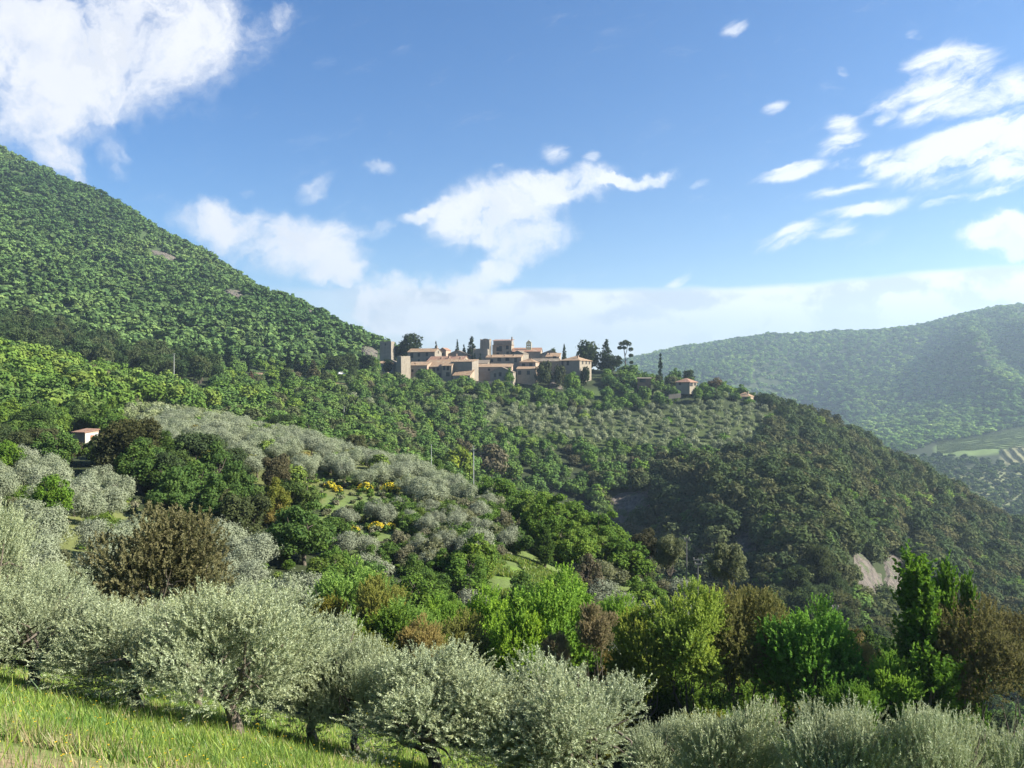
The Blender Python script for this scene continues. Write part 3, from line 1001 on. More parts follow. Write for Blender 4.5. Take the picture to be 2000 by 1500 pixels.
def mass(name, items, label, lod=3):
    """Very many trees of a far wood as one object. items: (species, x, y, z, h, w, color)."""
    V = []; T = []; Cc = []
    rng = np.random.default_rng(77)
    by = {}
    for it in items:
        P = PROTO[(it[0], lod)]
        by.setdefault((it[0], int(rng.integers(len(P)))), []).append(it)
    for (sp, vi), L in by.items():
        p = PROTO[(sp, lod)][vi]
        v, t = p['raw']
        A = np.array([(i[1], i[2], i[3], i[4], i[5]) for i in L]); Cl = np.array([i[6] for i in L])
        a = rng.uniform(0, 6.28, len(L)); ca, sa = np.cos(a), np.sin(a)
        sx = (A[:, 4] / p['w'])[:, None]; sz = (A[:, 3] / p['h'])[:, None]
        X = A[:, 0:1] + (v[:, 0] * ca[:, None] - v[:, 1] * sa[:, None]) * sx
        Y = A[:, 1:2] + (v[:, 0] * sa[:, None] + v[:, 1] * ca[:, None]) * sx
        Z = A[:, 2:3] + v[:, 2] * sz
        V.append(np.stack([X, Y, Z], -1).reshape(-1, 3))
        T.append(np.tile(t, len(L)))
        Cc.append(np.repeat(np.c_[Cl, np.ones(len(L))], len(v), axis=0))
    me = quads_mesh(name, np.concatenate(V), None, [LEAF_STUFF], {'tint': ('FLOAT', np.concatenate(T)), 'col': ('FLOAT_COLOR', np.concatenate(Cc))})
    return tag(link(name, me), label, None, None, 'stuff')


# leaf colours (reflectance)
G_OLIVE = [(0.195, 0.235, 0.120), (0.210, 0.245, 0.135), (0.175, 0.220, 0.105), (0.200, 0.228, 0.145)]
G_FRESH = [(0.100, 0.178, 0.036), (0.118, 0.195, 0.040), (0.090, 0.165, 0.036), (0.132, 0.198, 0.046)]
G_MID = [(0.082, 0.150, 0.040), (0.096, 0.165, 0.044), (0.074, 0.136, 0.040), (0.092, 0.146, 0.046)]
G_DARK = [(0.060, 0.088, 0.038), (0.072, 0.092, 0.042), (0.078, 0.088, 0.044), (0.054, 0.082, 0.038)]
G_BROWN = [(0.100, 0.094, 0.054), (0.088, 0.086, 0.048), (0.108, 0.100, 0.060)]
G_YELL = [(0.16, 0.165, 0.035), (0.19, 0.165, 0.05), (0.14, 0.16, 0.035)]
G_GREY = [(0.160, 0.175, 0.105), (0.140, 0.160, 0.090), (0.165, 0.165, 0.110)]
G_PINE = [(0.048, 0.082, 0.034), (0.058, 0.088, 0.036), (0.066, 0.086, 0.04)]


def pick(rng, opts):
    c = np.array(opts[int(rng.integers(len(opts)))])
    return tuple(c * rng.uniform(0.85, 1.18))


# ------------------------------------------------------------------ scattered woods and groves
POOL = {}            # species -> list of individuals wanted, thinned to the 300 that show largest
SOLID = []           # (u0, u1, d0, d1) kept free for buildings and views to them


def scatter(seed, poly, spacing, mix, label, group, far=False, jitter=0.42, rows=False, marks=None, solid=True, umin=-140, umax=2140, keep_visible=True, thin=1.0):
    """mix: list of (weight, species, colours, (hmin, hmax), w/h)."""
    rng = np.random.default_rng(seed)
    us = [p[0] for p in poly]; ds = [p[1] for p in poly]
    d = min(ds); pts = []
    while d < max(ds):
        sp = spacing if np.isscalar(spacing) else np.interp(d, spacing[0], spacing[1])
        x0 = (max(min(us), umin) - 1000) / F * d; x1 = (min(max(us), umax) - 1000) / F * d
        n = max(1, int((x1 - x0) / sp))
        xs = x0 + (np.arange(n) + rng.random()) * sp
        pts.append(np.c_[xs + rng.normal(size=n) * sp * jitter, np.full(n, d) + rng.normal(size=n) * sp * jitter * (0.35 if rows else 1)])
        d += sp
    p = np.concatenate(pts)
    u = 1000 + F * p[:, 0] / p[:, 1]
    m = in_poly(u, p[:, 1], poly)
    for (a, b, c, e) in (SOLID if solid else ()):
        m &= ~((u > a) & (u < b) & (p[:, 1] > c) & (p[:, 1] < e))
    for (ru, rd, hu, hd) in ROCK_AREAS:
        m &= ~((np.abs(u - ru) < hu * 1.05) & (p[:, 1] > rd - max(hd * 1.6, 9)) & (p[:, 1] < rd + hd * 0.8))
    if thin < 1:
        m &= rng.random(len(p)) < thin
    p = p[m]
    if not len(p):
        return []
    z = gz(p[:, 0], p[:, 1])
    patch = fbm(p[:, 0] / 90.0, p[:, 1] / 130.0, 51, 4)
    w = np.array([k[0] for k in mix], float); w /= w.sum()
    kinds = rng.choice(len(mix), len(p), p=w)
    out = []
    for i in range(len(p)):
        _, sp, cols, (h0, h1), asp = mix[kinds[i]]
        h = rng.uniform(h0, h1)
        x, y = p[i]
        if keep_visible and (z[i] + h) / y < horizon(x, y) - 0.003:
            continue
        wd = h * asp * rng.uniform(0.85, 1.2)
        c = pick(rng, cols)
        if far:                              # stands of one kind give the wood lighter and darker patches
            g = 1.0 + 1.3 * float(patch[i])
            c = (c[0] * g * (1 + 0.5 * float(patch[i])), c[1] * g, c[2] * g)
        it = (sp, x, y, z[i], h, wd, c)
        out.append(it)
        if not far:
            lb = look(sp, c, h, h0, h1) + ' ' + label[sp] + near_mark(1000 + F * x / y, marks)
            POOL.setdefault(sp, []).append((it, lb, group))
    return out


def look(sp, c, h, h0, h1):
    r, g, b = c
    if h1 <= 1.5:
        return 'grey green' if b > 0.57 * g else 'green'
    w = ('brownish' if r > g else 'grey green' if b > 0.57 * g else 'yellow green' if r > 0.82 * g else 'bright green' if g > 0.14 else 'mid green' if g > 0.088 else 'dark green')
    if sp == 'olive':
        w = 'silver grey' if b > 0.62 * g else 'silver green'
    t = (h - h0) / max(h1 - h0, 0.1)
    return ('tall ' if t > 0.7 else 'small ' if t < 0.28 else '') + w


def near_mark(u, marks):
    return '' if not marks else ' ' + min(marks, key=lambda m: abs(m[0] - u))[1]


VILLAGE_MARKS = [(600, 'below the lane'), (760, 'under the left towers'), (830, 'under the long upper house'), (900, 'under the blank walled block'), (980, 'under the palace'), (1045, 'under the church'),
                 (1125, 'under the hip roofed house'), (1222, 'under the umbrella pine'), (1290, 'under the lone cypress'), (1345, 'under the pink roofed bungalow'), (1450, 'under the ridge house')]


def flush_pool(limit=296):
    for sp, L in POOL.items():
        L.sort(key=lambda r: -r[0][4] * r[0][5] / r[0][2] ** 2)
        for it, label, group in L[:limit]:
            s, x, y, z, h, w, c = it
            plant(s, x, y, z, h, w, c, label[s] if isinstance(label, dict) else label, group[s] if isinstance(group, dict) else group, tilt=0.04)
        if len(L) > limit:
            near = [r[0] for r in L[limit:]]
            nm = {'olive': 'distant_olive_grove', 'oak': 'distant_oak_wood', 'holm': 'distant_holm_oak_wood', 'shrub': 'distant_scrub', 'pine': 'distant_pine_wood'}[sp]
            mass(nm, near, 'farther small ' + CATS[sp] + 's that fill the gaps of the slopes', 2)
        print('POOL', sp, len(L))


# ------------------------------------------------------------------ buildings
def house(name, label, cat, u0, u1, v_eave, v_base, d, depth, yaw, wall, roof, roof_kind, rise, wins=(), side_wins=(), chims=(), door=None, over=0.35, deep=4.0, group=None, side_mat=None):
    """A building whose front left corner stands on bearing u0 at distance d. yaw turns the right-hand end wall into view.
    wins / side_wins: (fraction along the wall, row of the middle v, width m, height m). chims: (fraction, depth fraction, height)."""
    m = d / F
    th = R(yaw)
    rx, ry = math.cos(th), -math.sin(th)
    bx, by = math.sin(th), math.cos(th)
    x0, y0 = (u0 - 1000) * m, d
    k1 = (u1 - 1000) / F
    w = (k1 * y0 - x0) / (rx - k1 * ry)
    ze = (750 - v_eave) * m; zb = (750 - v_base) * m
    H = ze - zb
    root = link(name, None)
    root.location = (x0, y0, zb); root.rotation_euler = (0, 0, -th)
    tag(root, label, cat, group)
    D = depth
    if roof_kind == 'shed' and cat == 'house':
        rise = max(rise * 1.5, 1.6)
    # wall body with gables, in local axes: x along the front, y into depth
    b = MB()
    e = 0.0
    if roof_kind == 'gx':            # ridge along the front
        b.poly([(0, 0, -deep), (w, 0, -deep), (w, 0, H), (0, 0, H)])
        b.poly([(w, D, -deep), (0, D, -deep), (0, D, H), (w, D, H)])
        b.poly([(w, 0, -deep), (w, D, -deep), (w, D, H), (w, D / 2, H + rise), (w, 0, H)])
        b.poly([(0, D, -deep), (0, 0, -deep), (0, 0, H), (0, D / 2, H + rise), (0, D, H)])
    elif roof_kind == 'gy':          # gable towards the front
        b.poly([(0, 0, -deep), (w, 0, -deep), (w, 0, H), (w / 2, 0, H + rise), (0, 0, H)])
        b.poly([(w, D, -deep), (0, D, -deep), (0, D, H), (w / 2, D, H + rise), (w, D, H)])
        b.poly([(w, 0, -deep), (w, D, -deep), (w, D, H), (w, 0, H)])
        b.poly([(0, D, -deep), (0, 0, -deep), (0, 0, H), (0, D, H)])
    elif roof_kind == 'shed':        # falls to the front
        b.poly([(0, 0, -deep), (w, 0, -deep), (w, 0, H), (0, 0, H)])
        b.poly([(w, D, -deep), (0, D, -deep), (0, D, H + rise), (w, D, H + rise)])
        b.poly([(w, 0, -deep), (w, D, -deep), (w, D, H + rise), (w, 0, H)])
        b.poly([(0, D, -deep), (0, 0, -deep), (0, 0, H), (0, D, H + rise)])
    else:
        b.poly([(0, 0, -deep), (w, 0, -deep), (w, 0, H), (0, 0, H)])
        b.poly([(w, D, -deep), (0, D, -deep), (0, D, H), (w, D, H)])
        b.poly([(w, 0, -deep), (w, D, -deep), (w, D, H), (w, 0, H)])
        b.poly([(0, D, -deep), (0, 0, -deep), (0, 0, H), (0, D, H)])
        b.poly([(0, 0, H), (w, 0, H), (w, D, H), (0, D, H)])
    b.build('wall', wall, root)
    o = over; t = 0.22
    r = MB()

    def slab(p4):
        lo = [(p[0], p[1], p[2] + 0.02) for p in p4]
        r.hull8(lo, [(p[0], p[1], p[2] + t) for p in p4])
    if roof_kind == 'gx':
        s = rise / (D / 2)
        slab([(-o, -o, H - o * s), (w + o, -o, H - o * s), (w + o, D / 2, H + rise), (-o, D / 2, H + rise)])
        slab([(-o, D / 2 + 0.004, H + rise), (w + o, D / 2 + 0.004, H + rise), (w + o, D + o, H - o * s), (-o, D + o, H - o * s)])
    elif roof_kind == 'gy':
        s = rise / (w / 2)
        slab([(-o, -o, H - o * s), (w / 2, -o, H + rise), (w / 2, D + o, H + rise), (-o, D + o, H - o * s)])
        slab([(w / 2 + 0.004, -o, H + rise), (w + o, -o, H - o * s), (w + o, D + o, H - o * s), (w / 2 + 0.004, D + o, H + rise)])
    elif roof_kind == 'shed':
        s = rise / D
        slab([(-o, -o, H - o * s), (w + o, -o, H - o * s), (w + o, D + o, H + rise + o * s), (-o, D + o, H + rise + o * s)])
    elif roof_kind == 'hip':
        g = min(D, w) / 2
        zt = H + rise; zl = H - o * rise / (D / 2)
        A = [(-o, -o, zl), (w + o, -o, zl), (w + o, D + o, zl), (-o, D + o, zl)]
        if w >= D:
            r1, r2 = (g, D / 2, zt), (w - g, D / 2, zt)
        else:
            r1, r2 = (w / 2, g, zt), (w / 2, D - g, zt)
        up = lambda p: (p[0], p[1], p[2] + t)
        if w >= D:
            for q in ([A[0], A[1], r2, r1], [A[2], A[3], r1, r2]):
                r.poly([up(p) for p in q])
            r.poly([up(A[1]), up(A[2]), up(r2)]); r.poly([up(A[3]), up(A[0]), up(r1)])
        else:
            r.poly([up(A[0]), up(A[1]), up(r1)]); r.poly([up(A[2]), up(A[3]), up(r2)])
            r.poly([up(A[1]), up(A[2]), up(r2), up(r1)]); r.poly([up(A[3]), up(A[0]), up(r1), up(r2)])
        for i in range(4):
            j = (i + 1) % 4
            r.poly([A[i], A[j], up(A[j]), up(A[i])])
        r.poly([A[3], A[2], A[1], A[0]])
    rf = None
    if roof_kind not in ('flat', 'ruin'):
        rf = r.build('roof', roof, root)
    # windows
    def window(kind, f, v, ww, wh, mat=None):
        ww *= 1.35; wh *= 1.25
        if kind == 'front':
            cx = f * w; dd = y0 + f * w * ry; zc = (750 - v) / F * dd - zb
        else:
            cx = f * D; dd = y0 + w * ry + f * D * by; zc = (750 - v) / F * dd - zb
        fr = MB(); s = 0.13
        P = lambda a0, a1, q0, q1, z0, z1: fr.box(a0, a1, q0, q1, z0, z1) if kind == 'front' else fr.box(w + q0, w + q1, a0, a1, z0, z1)
        q0, q1 = (-0.07, 0.05) if kind == 'front' else (-0.05, 0.07)
        P(cx - ww / 2 - s, cx - ww / 2, q0, q1, zc - wh / 2 - s, zc + wh / 2 + s)
        P(cx + ww / 2, cx + ww / 2 + s, q0, q1, zc - wh / 2 - s, zc + wh / 2 + s)
        P(cx - ww / 2, cx + ww / 2, q0, q1, zc + wh / 2, zc + wh / 2 + s)
        P(cx - ww / 2, cx + ww / 2, q0 * 1.4, q1 * 1.4, zc - wh / 2 - s, zc - wh / 2)
        fo = fr.build('window', FRAME, root)
        pn = MB()
        if kind == 'front':
            pn.box(cx - ww / 2, cx + ww / 2, -0.025, 0.03, zc - wh / 2, zc + wh / 2)
        else:
            pn.box(w - 0.03, w + 0.025, cx - ww / 2, cx + ww / 2, zc - wh / 2, zc + wh / 2)
        pn.build('pane', mat or GLASS_DARK, fo)
    for q in wins:
        window('front', *q)
    for q in side_wins:
        window('side', *q)
    for (f, g, h) in chims:
        c = MB()
        cx, cyy = f * w, g * D
        if roof_kind == 'gx':
            zr = H + rise * (1 - abs(cyy - D / 2) / (D / 2))
        elif roof_kind == 'gy':
            zr = H + rise * (1 - abs(cx - w / 2) / (w / 2))
        elif roof_kind == 'shed':
            zr = H + rise * g
        else:
            zr = H + rise * 0.7
        c.box(cx - 0.4, cx + 0.4, cyy - 0.35, cyy + 0.35, zr - 0.6, zr + h)
        c.box(cx - 0.52, cx + 0.52, cyy - 0.47, cyy + 0.47, zr + h + 0.003, zr + h + 0.14)
        c.build('chimney', BRICK_PINK, rf if rf is not None else root)
    if door:
        f, dw, dh, mat, side = door
        dm = MB()
        if side == 'front':
            dm.box(f * w - dw / 2, f * w + dw / 2, -0.06, 0.04, 0.05, dh)
        else:
            dm.box(w - 0.04, w + 0.06, f * D - dw / 2, f * D + dw / 2, 0.05, dh)
        dd = dm.build('door', mat, root)
        hm = MB()
        if side == 'front':
            hm.box(f * w + dw * 0.3, f * w + dw * 0.3 + 0.12, -0.12, -0.062, dh * 0.5, dh * 0.5 + 0.05)
        else:
            hm.box(w + 0.062, w + 0.12, f * D + dw * 0.3, f * D + dw * 0.3 + 0.12, dh * 0.5, dh * 0.5 + 0.05)
        hm.build('handle', METAL, dd)
    return root, w, H


def ruin_tower(name, label, u0, u1, v_top, v_base, d, depth, yaw, mat, taper=0.04, jag=1.2, slits=(), seed=1, top_cut=None):
    """Square stone tower with a broken top edge."""
    m = d / F; th = R(yaw)
    rx, ry = math.cos(th), -math.sin(th)
    x0 = (u0 - 1000) * m; k1 = (u1 - 1000) / F
    w = (k1 * d - x0) / (rx - k1 * ry)
    H = (v_base - v_top) * m
    root = link(name, None)
    root.location = (x0, d, (750 - v_base) * m); root.rotation_euler = (0, 0, -th)
    tag(root, label, 'tower')
    rng = np.random.default_rng(seed)
    n = 7
    ring = []
    for (ax, ay, bx, by) in ((0, 0, w, 0), (w, 0, w, depth), (w, depth, 0, depth), (0, depth, 0, 0)):
        for i in range(n):
            f = i / n
            ring.append((ax + (bx - ax) * f, ay + (by - ay) * f))
    b = MB()
    N = len(ring); cx, cyy = w / 2, depth / 2
    levels = [-5.0, 0.0, H * 0.35, H * 0.7, None]
    rows = []
    for li, z in enumerate(levels):
        row = []
        for i, (x, y) in enumerate(ring):
            zz = z if z is not None else H - jag * float(rng.random()) * (1.0 if rng.random() < 0.6 else 0.35)
            if z is None and top_cut:
                zz -= top_cut * max(0.0, x / w - 0.55)
            k = 1 - taper * max(0, zz) / H
            wob = 0.06 * float(rng.normal())
            row.append(((x - cx) * k + cx + wob, (y - cyy) * k + cyy + wob, zz))
        rows.append(row)
    for a, c in zip(rows[:-1], rows[1:]):
        for i in range(N):
            j = (i + 1) % N
            b.poly([a[i], a[j], c[j], c[i]])
    inner = [((p[0] - cx) * 0.74 + cx, (p[1] - cyy) * 0.74 + cyy, p[2] - 0.25) for p in rows[-1]]
    for i in range(N):
        j = (i + 1) % N
        b.poly([rows[-1][i], rows[-1][j], inner[j], inner[i]])
    b.poly([(p[0], p[1], p[2] - 0.8) for p in inner])
    b.build('wall', mat, root)
    for (f, v, ww, wh) in slits:
        zc = (750 - v) * m - (750 - v_base) * m
        s = MB(); s.box(f * w - ww / 2, f * w + ww / 2, -0.08 + 0.02, 0.5, zc - wh / 2, zc + wh / 2)
        s.build('window', GLASS_DARK, root)
    return root


def long_wall(label, pts, h, thick, mat, name='stone_wall'):
    """Wall along (u, v, d) points; v is its top edge."""
    b = MB()
    P = [sight(*p) for p in pts]
    for (a, c) in zip(P[:-1], P[1:]):
        a = np.array(a); c = np.array(c)
        t = unit(np.array([c[0] - a[0], c[1] - a[1], 0.0])); nrm = np.array([-t[1], t[0], 0]) * thick
        lo = [a - (0, 0, h), c - (0, 0, h), c + nrm - (0, 0, h), a + nrm - (0, 0, h)]
        hi = [a, c, c + nrm, a + nrm]
        b.hull8(lo, hi)
    return tag(b.build(name, mat), label, 'wall', None, 'thing')


def village():
    W = lambda *a: a
    ruin_tower('watch_tower', 'tall grey stone tower with one small window at the left edge of the village', 741.5, 764, 666, 709, 532, 7.5, 12, STONE_GREY, 0.03, 0.8, [(0.5, 673, 0.8, 1.5)], 3)
    ruin_tower('corner_tower', 'narrow stone tower with a sunlit right face at the lower left of the village', 774.5, 783.5, 695, 738, 486, 7.5, 44, STONE_PALE, 0.05, 0.5, (), 4)
    r0 = ruin_tower('ruined_tower', 'broken windowless stone keep rising beside the tall palace', 923, 953, 680, 712, 530, 9, 10, STONE_GREY, 0.08, 2.2, (), 5)
    keep = r0
    top = ruin_tower('keep_top', 'upper', 937.5, 956, 661, 700, 535, 7, 10, STONE_GREY, 0.03, 2.0, (), 6)
    part = top.children[0]; part.name = 'upper_wall'; part.parent = keep
    dv = top.location - keep.location; th = R(10)
    part.location = (dv.x * math.cos(th) - dv.y * math.sin(th), dv.x * math.sin(th) + dv.y * math.cos(th), dv.z)
    bpy.data.objects.remove(top)
    house('stone_house', 'low flat stone outbuilding with a sunlit end below the left tower', 'house', 735, 768, 710, 730, 512, 8, 14, STONE_GREY, TILE, 'shed', 0.8)
    house('stone_house', 'tiny brick outbuilding with a pinkish front left of the narrow corner tower', 'house', 741, 757, 727, 742, 484, 5, 16, BRICK_PINK, TILE, 'flat', 0)
    house('stone_house', 'long house with broad tiled roof, left end of the upper row', 'house', 796, 849, 688, 711, 524, 11, 20, STONE_GREY, TILE, 'gx', 2.5,
          [(0.16, 694, 1.5, 2.6), (0.42, 693, 1.1, 1.8), (0.72, 692, 1.1, 1.8), (0.42, 704, 0.9, 1.0), (0.75, 703, 1.6, 1.1)], [(0.5, 688, 0.8, 1.2)], [(0.95, 0.5, 1.6)], side_mat=OCHRE)
    house('stone_house', 'small house with a reddish wall behind the long upper house', 'house', 858, 871, 684, 705, 534, 8, 20, BRICK_PINK, TILE_PINK, 'gy', 1.6, [(0.5, 692, 0.9, 1.2)])
    house('stone_house', 'wide grey gabled house below the dark cypress', 'house', 872, 914, 693, 712, 536, 10, 8, STONE_GREY, TILE_GREY, 'gy', 3.2, [(0.3, 698, 0.8, 1.0)])
    house('stone_house', 'house with a wide rust tiled roof and four chimneys', 'house', 834, 903, 706, 722, 506, 12, 22, STONE_WARM, TILE_PINK, 'gx', 3.3, [(0.7, 710, 0.9, 1.0)], [(0.4, 703, 0.9, 1.2)],
          [(0.35, 0.25, 1.1), (0.55, 0.3, 1.2), (0.72, 0.5, 1.6), (0.9, 0.2, 1.2)])
    house('stone_house', 'low house with pale roof beside the narrow corner tower', 'house', 796, 834, 714, 737, 492, 9, 12, BRICK_PINK, TILE, 'shed', 1.6, [(0.25, 724, 0.9, 1.2), (0.6, 724, 0.9, 1.2)], chims=[(0.3, 0.4, 0.8)])
    house('stone_house', 'shaded house with a sloping sunlit roof behind the green tree', 'house', 828, 866, 716.5, 742, 494, 11, 16, STONE_GREY, TILE, 'shed', 3.0, [(0.5, 722, 1.2, 1.7), (0.72, 721, 1.0, 1.4), (0.8, 733, 1.2, 2.0)])
    house('stone_house', 'tall narrow house with three dark windows at the lower front', 'house', 863, 882, 714.5, 748, 484, 10, 18, STONE_WARM, TILE, 'shed', 2.8, [(0.24, 719, 1.1, 1.9), (0.62, 719, 1.1, 1.9), (0.62, 731, 1.7, 1.9)])
    house('stone_house', 'big block with a blank grey wall and sunlit right end', 'house', 882, 922, 707, 748, 486, 9, 24, STONE_GREY, TILE, 'shed', 0.9, over=0.25, group=None)
    house('stone_house', 'lean-to with a sunlit tiled roof under the blank grey wall', 'house', 884, 918, 733.5, 752, 478, 7, 20, STONE_WARM, TILE, 'shed', 2.3, over=0.3)
    house('stone_house', 'long low pinkish house with three small windows right of the blank block', 'house', 926, 999, 717, 742, 490, 9, 6, BRICK_PINK, TILE, 'shed', 1.4,
          [(0.1, 726, 0.9, 1.3), (0.4, 722, 0.9, 0.9), (0.58, 724, 1.7, 0.9)])
    house('stone_house', 'gabled stone house half hidden by a climbing tree at the lower front', 'house', 957, 1002, 727, 752, 482, 8, 12, STONE_GREY, TILE_GREY, 'gy', 3.2, [(0.22, 733, 1.0, 1.8), (0.44, 731, 1.1, 1.8)])
    # palace
    root, w, H = house('palace', 'tallest building of the village with two stacked roofs and pilasters', 'palace', 962, 999, 674.5, 702, 538, 10, 10, STONE_WARM, TILE_PINK, 'shed', 0.5,
                       [(0.26, 682, 1.6, 2.0), (0.42, 681, 1.3, 2.8), (0.78, 678.5, 1.3, 1.9), (0.80, 690, 1.2, 1.8), (0.28, 692, 1.2, 1.8)], over=0.5)
    up = MB(); up.box(0.2, w - 0.2, 1.8, 9.8, H - 0.5, H + 3.1); up.build('upper_storey', STONE_GREY, root)
    r2 = MB(); r2.hull8([(-0.3, 1.2, H + 3.15), (w + 0.4, 1.2, H + 3.15), (w + 0.4, 10.4, H + 4.4), (-0.3, 10.4, H + 4.4)], [(-0.3, 1.2, H + 3.4), (w + 0.4, 1.2, H + 3.4), (w + 0.4, 10.4, H + 4.65), (-0.3, 10.4, H + 4.65)])
    ro = r2.build('roof', TILE_PINK, root)
    c = MB(); c.box(w - 0.5, w + 0.35, 2.0, 2.8, H + 3.3, H + 5.9); c.build('chimney', BRICK_PINK, ro)
    for f in (0.02, 0.18, 0.55, 0.97):
        p = MB(); p.box(f * w - 0.35, f * w + 0.35, -0.28, -0.003, -2, H - 0.05); p.build('pilaster', STONE_PALE if f > 0.9 else BRICK_PINK, root)
    house('stone_house', 'long house with a pale eaves line and four windows below the palace', 'house', 949, 1018, 698.5, 715, 512, 8, 10, STONE_WARM, TILE, 'shed', 1.3,
          [(0.17, 704.5, 1.2, 1.4), (0.38, 702.5, 1.7, 1.5), (0.61, 702, 1.7, 1.5), (0.84, 703.5, 1.1, 2.0)], chims=[(0.14, 0.3, 1.0), (0.5, 0.4, 0.8), (0.75, 0.5, 0.9)])
    house('stone_house', 'gabled house with a sunlit ochre end below the bell gable', 'house', 999, 1022, 691, 712, 528, 9, 26, STONE_GREY, TILE_GREY, 'gy', 2.0, [(0.4, 698, 0.8, 1.0)])
    # church with bell gable
    root, w, H = house('church', 'church with a pink tiled nave roof under a small bell gable', 'church', 1001, 1056, 687, 706, 534, 11, 8, STONE_WARM, TILE_PINK, 'gx', 2.8, [(0.55, 693, 0.8, 1.6)], chims=())
    bx = w * 0.47; bw = 3.7; z0 = H + 1.0; zt = H + 6.9
    g = MB()
    y0, y1 = 2.2, 3.2
    for (a, c2) in ((0, 0.75), (1.5, 2.2), (2.95, 3.7)):
        g.box(bx + a, bx + c2, y0, y1, z0 + 2.2, z0 + 4.6)
    g.box(bx, bx + bw, y0, y1, z0 - 2.0, z0 + 2.2 - 0.002)
    g.box(bx, bx + bw, y0, y1, z0 + 4.602, z0 + 5.2)
    g.hull8([(bx - 0.15, y0, z0 + 5.203), (bx + bw + 0.15, y0, z0 + 5.203), (bx + bw + 0.15, y1, z0 + 5.203), (bx - 0.15, y1, z0 + 5.203)],
            [(bx + bw / 2 - 0.05, y0, z0 + 7.2), (bx + bw / 2 + 0.05, y0, z0 + 7.2), (bx + bw / 2 + 0.05, y1, z0 + 7.2), (bx + bw / 2 - 0.05, y1, z0 + 7.2)])
    bg = g.build('bell_gable', BELL_OCHRE, root)
    for a in (1.12, 2.57):
        bm = MB(); bm.tube([(bx + a, 2.7, z0 + 2.9), (bx + a, 2.7, z0 + 3.3), (bx + a, 2.7, z0 + 3.9), (bx + a, 2.7, z0 + 4.4)], [0.36, 0.28, 0.2, 0.05], 10)
        bm.build('bell', SHUTTER, bg)
    house('stone_house', 'small dark gabled house behind the church at the right', 'house', 1057, 1092, 691, 708, 530, 9, 4, STONE_GREY, TILE_GREY, 'gy', 2.4, [(0.6, 693, 0.8, 1.0)])
    house('stone_house', 'house with a pale attic window right of the church', 'house', 1066, 1092, 697, 714, 518, 9, 12, STONE_WARM, TILE, 'shed', 1.8, [(0.25, 702, 1.0, 1.5), (0.66, 700, 1.5, 2.4)], chims=[(0.2, 0.6, 1.0)])
    house('stone_house', 'broad hip roofed house with a bright corner wall at the right end of the village', 'house', 1092, 1132, 704.5, 728, 500, 15, 36, STONE_PALE, TILE, 'hip', 2.8,
          [(0.17, 710, 1.0, 2.4), (0.43, 709, 1.2, 2.2)], [(0.25, 708, 1.0, 1.6), (0.55, 708, 1.0, 1.6), (0.82, 708, 1.0, 1.6), (0.4, 722, 1.1, 2.2)], [(0.75, 0.3, 1.3)], over=0.6, deep=6)
    house('stone_house', 'two windowed pink house under a wide roof in the middle front row', 'house', 1014, 1046, 707.5, 722, 500, 10, 16, BRICK_PINK, TILE, 'hip', 2.4, [(0.27, 714, 1.5, 2.0), (0.72, 713.5, 1.5, 2.0)], chims=[(0.6, 0.4, 1.0)])
    house('stone_house', 'low house with a bright flat eaves line below the two windowed pink house', 'house', 1009, 1046, 721, 740, 488, 8, 8, STONE_WARM, TILE, 'shed', 1.0, [(0.16, 728, 1.3, 1.8), (0.62, 728, 1.3, 1.8)])
    house('stone_house', 'plain house filling the gap behind the middle front roofs', 'house', 1040, 1092, 706, 724, 508, 9, 8, STONE_WARM, TILE_GREY, 'gx', 1.9, [(0.3, 711, 0.9, 1.3)])
    house('stone_house', 'plain grey house behind the long pinkish house', 'house', 924, 952, 710, 726, 504, 8, 8, STONE_GREY, TILE_GREY, 'shed', 1.5, [(0.5, 715, 0.9, 1.2)])
    long_wall('long grey retaining wall under the middle front houses', [(902, 741, 479), (930, 744, 477), (982, 745, 476)], 9, 1.2, STONE_GREY)
    long_wall('short pale terrace wall right of the long retaining wall', [(980, 743.5, 472), (1002, 745, 471)], 7, 1.0, STONE_WARM)
    long_wall('old town wall between the two left towers', [(764, 702, 520), (776, 708, 505), (780, 716, 500)], 12, 1.0, STONE_GREY)
    # outlying buildings
    house('farmhouse', 'pink roofed bungalow with cream walls among trees right of the village', 'house', 1320, 1347, 746, 757, 482, 9, 42, STONE_PALE, TILE_PINK, 'hip', 2.2, [(0.3, 749, 1.0, 1.2)], [(0.15, 750, 1.6, 2.0), (0.35, 750, 0.9, 2.0), (0.75, 750, 1.6, 1.4)], over=0.6)
    house('farmhouse', 'half hidden stone house with a hip roof and chimney on the right ridge', 'house', 1436, 1466, 774.5, 784, 488, 10, 30, STONE_WARM, TILE, 'hip', 2.6, [(0.7, 779, 1.0, 1.2)], chims=[(0.75, 0.3, 1.6)])
    house('garden_shed', 'open shed with a pale flat roof below the umbrella pine', 'shed', 1245, 1271, 739.5, 748, 476, 5, 10, SHUTTER, TILE_GREY, 'shed', 0.5, [(0.4, 743.5, 2.4, 1.6)], over=0.5)
    hut, hw, hh = house('field_hut', 'brick hut with a brown door in its white end, in the trees at the left', 'hut', 141, 166, 845, 863, 172, 3.4, 24, BRICK_PINK, TILE_PINK, 'shed', 0.55, [], [], [], (0.5, 0.9, 1.5, DOOR_RED, 'side'), over=0.2, deep=2)
    e = MB(); e.box(hw + 0.003, hw + 0.05, 0.05, 3.35, -1.5, hh - 0.05); e.build('end_wall', CONCRETE, hut)
    house('wayside_chapel', 'small cream walled hut with reddish shaded side above the green tree', 'hut', 528, 531.5, 729, 739, 432, 2.6, 40, BRICK_PINK, TILE, 'gx', 0.7, [], [(0.5, 733, 0.7, 1.0)], over=0.2, deep=1)
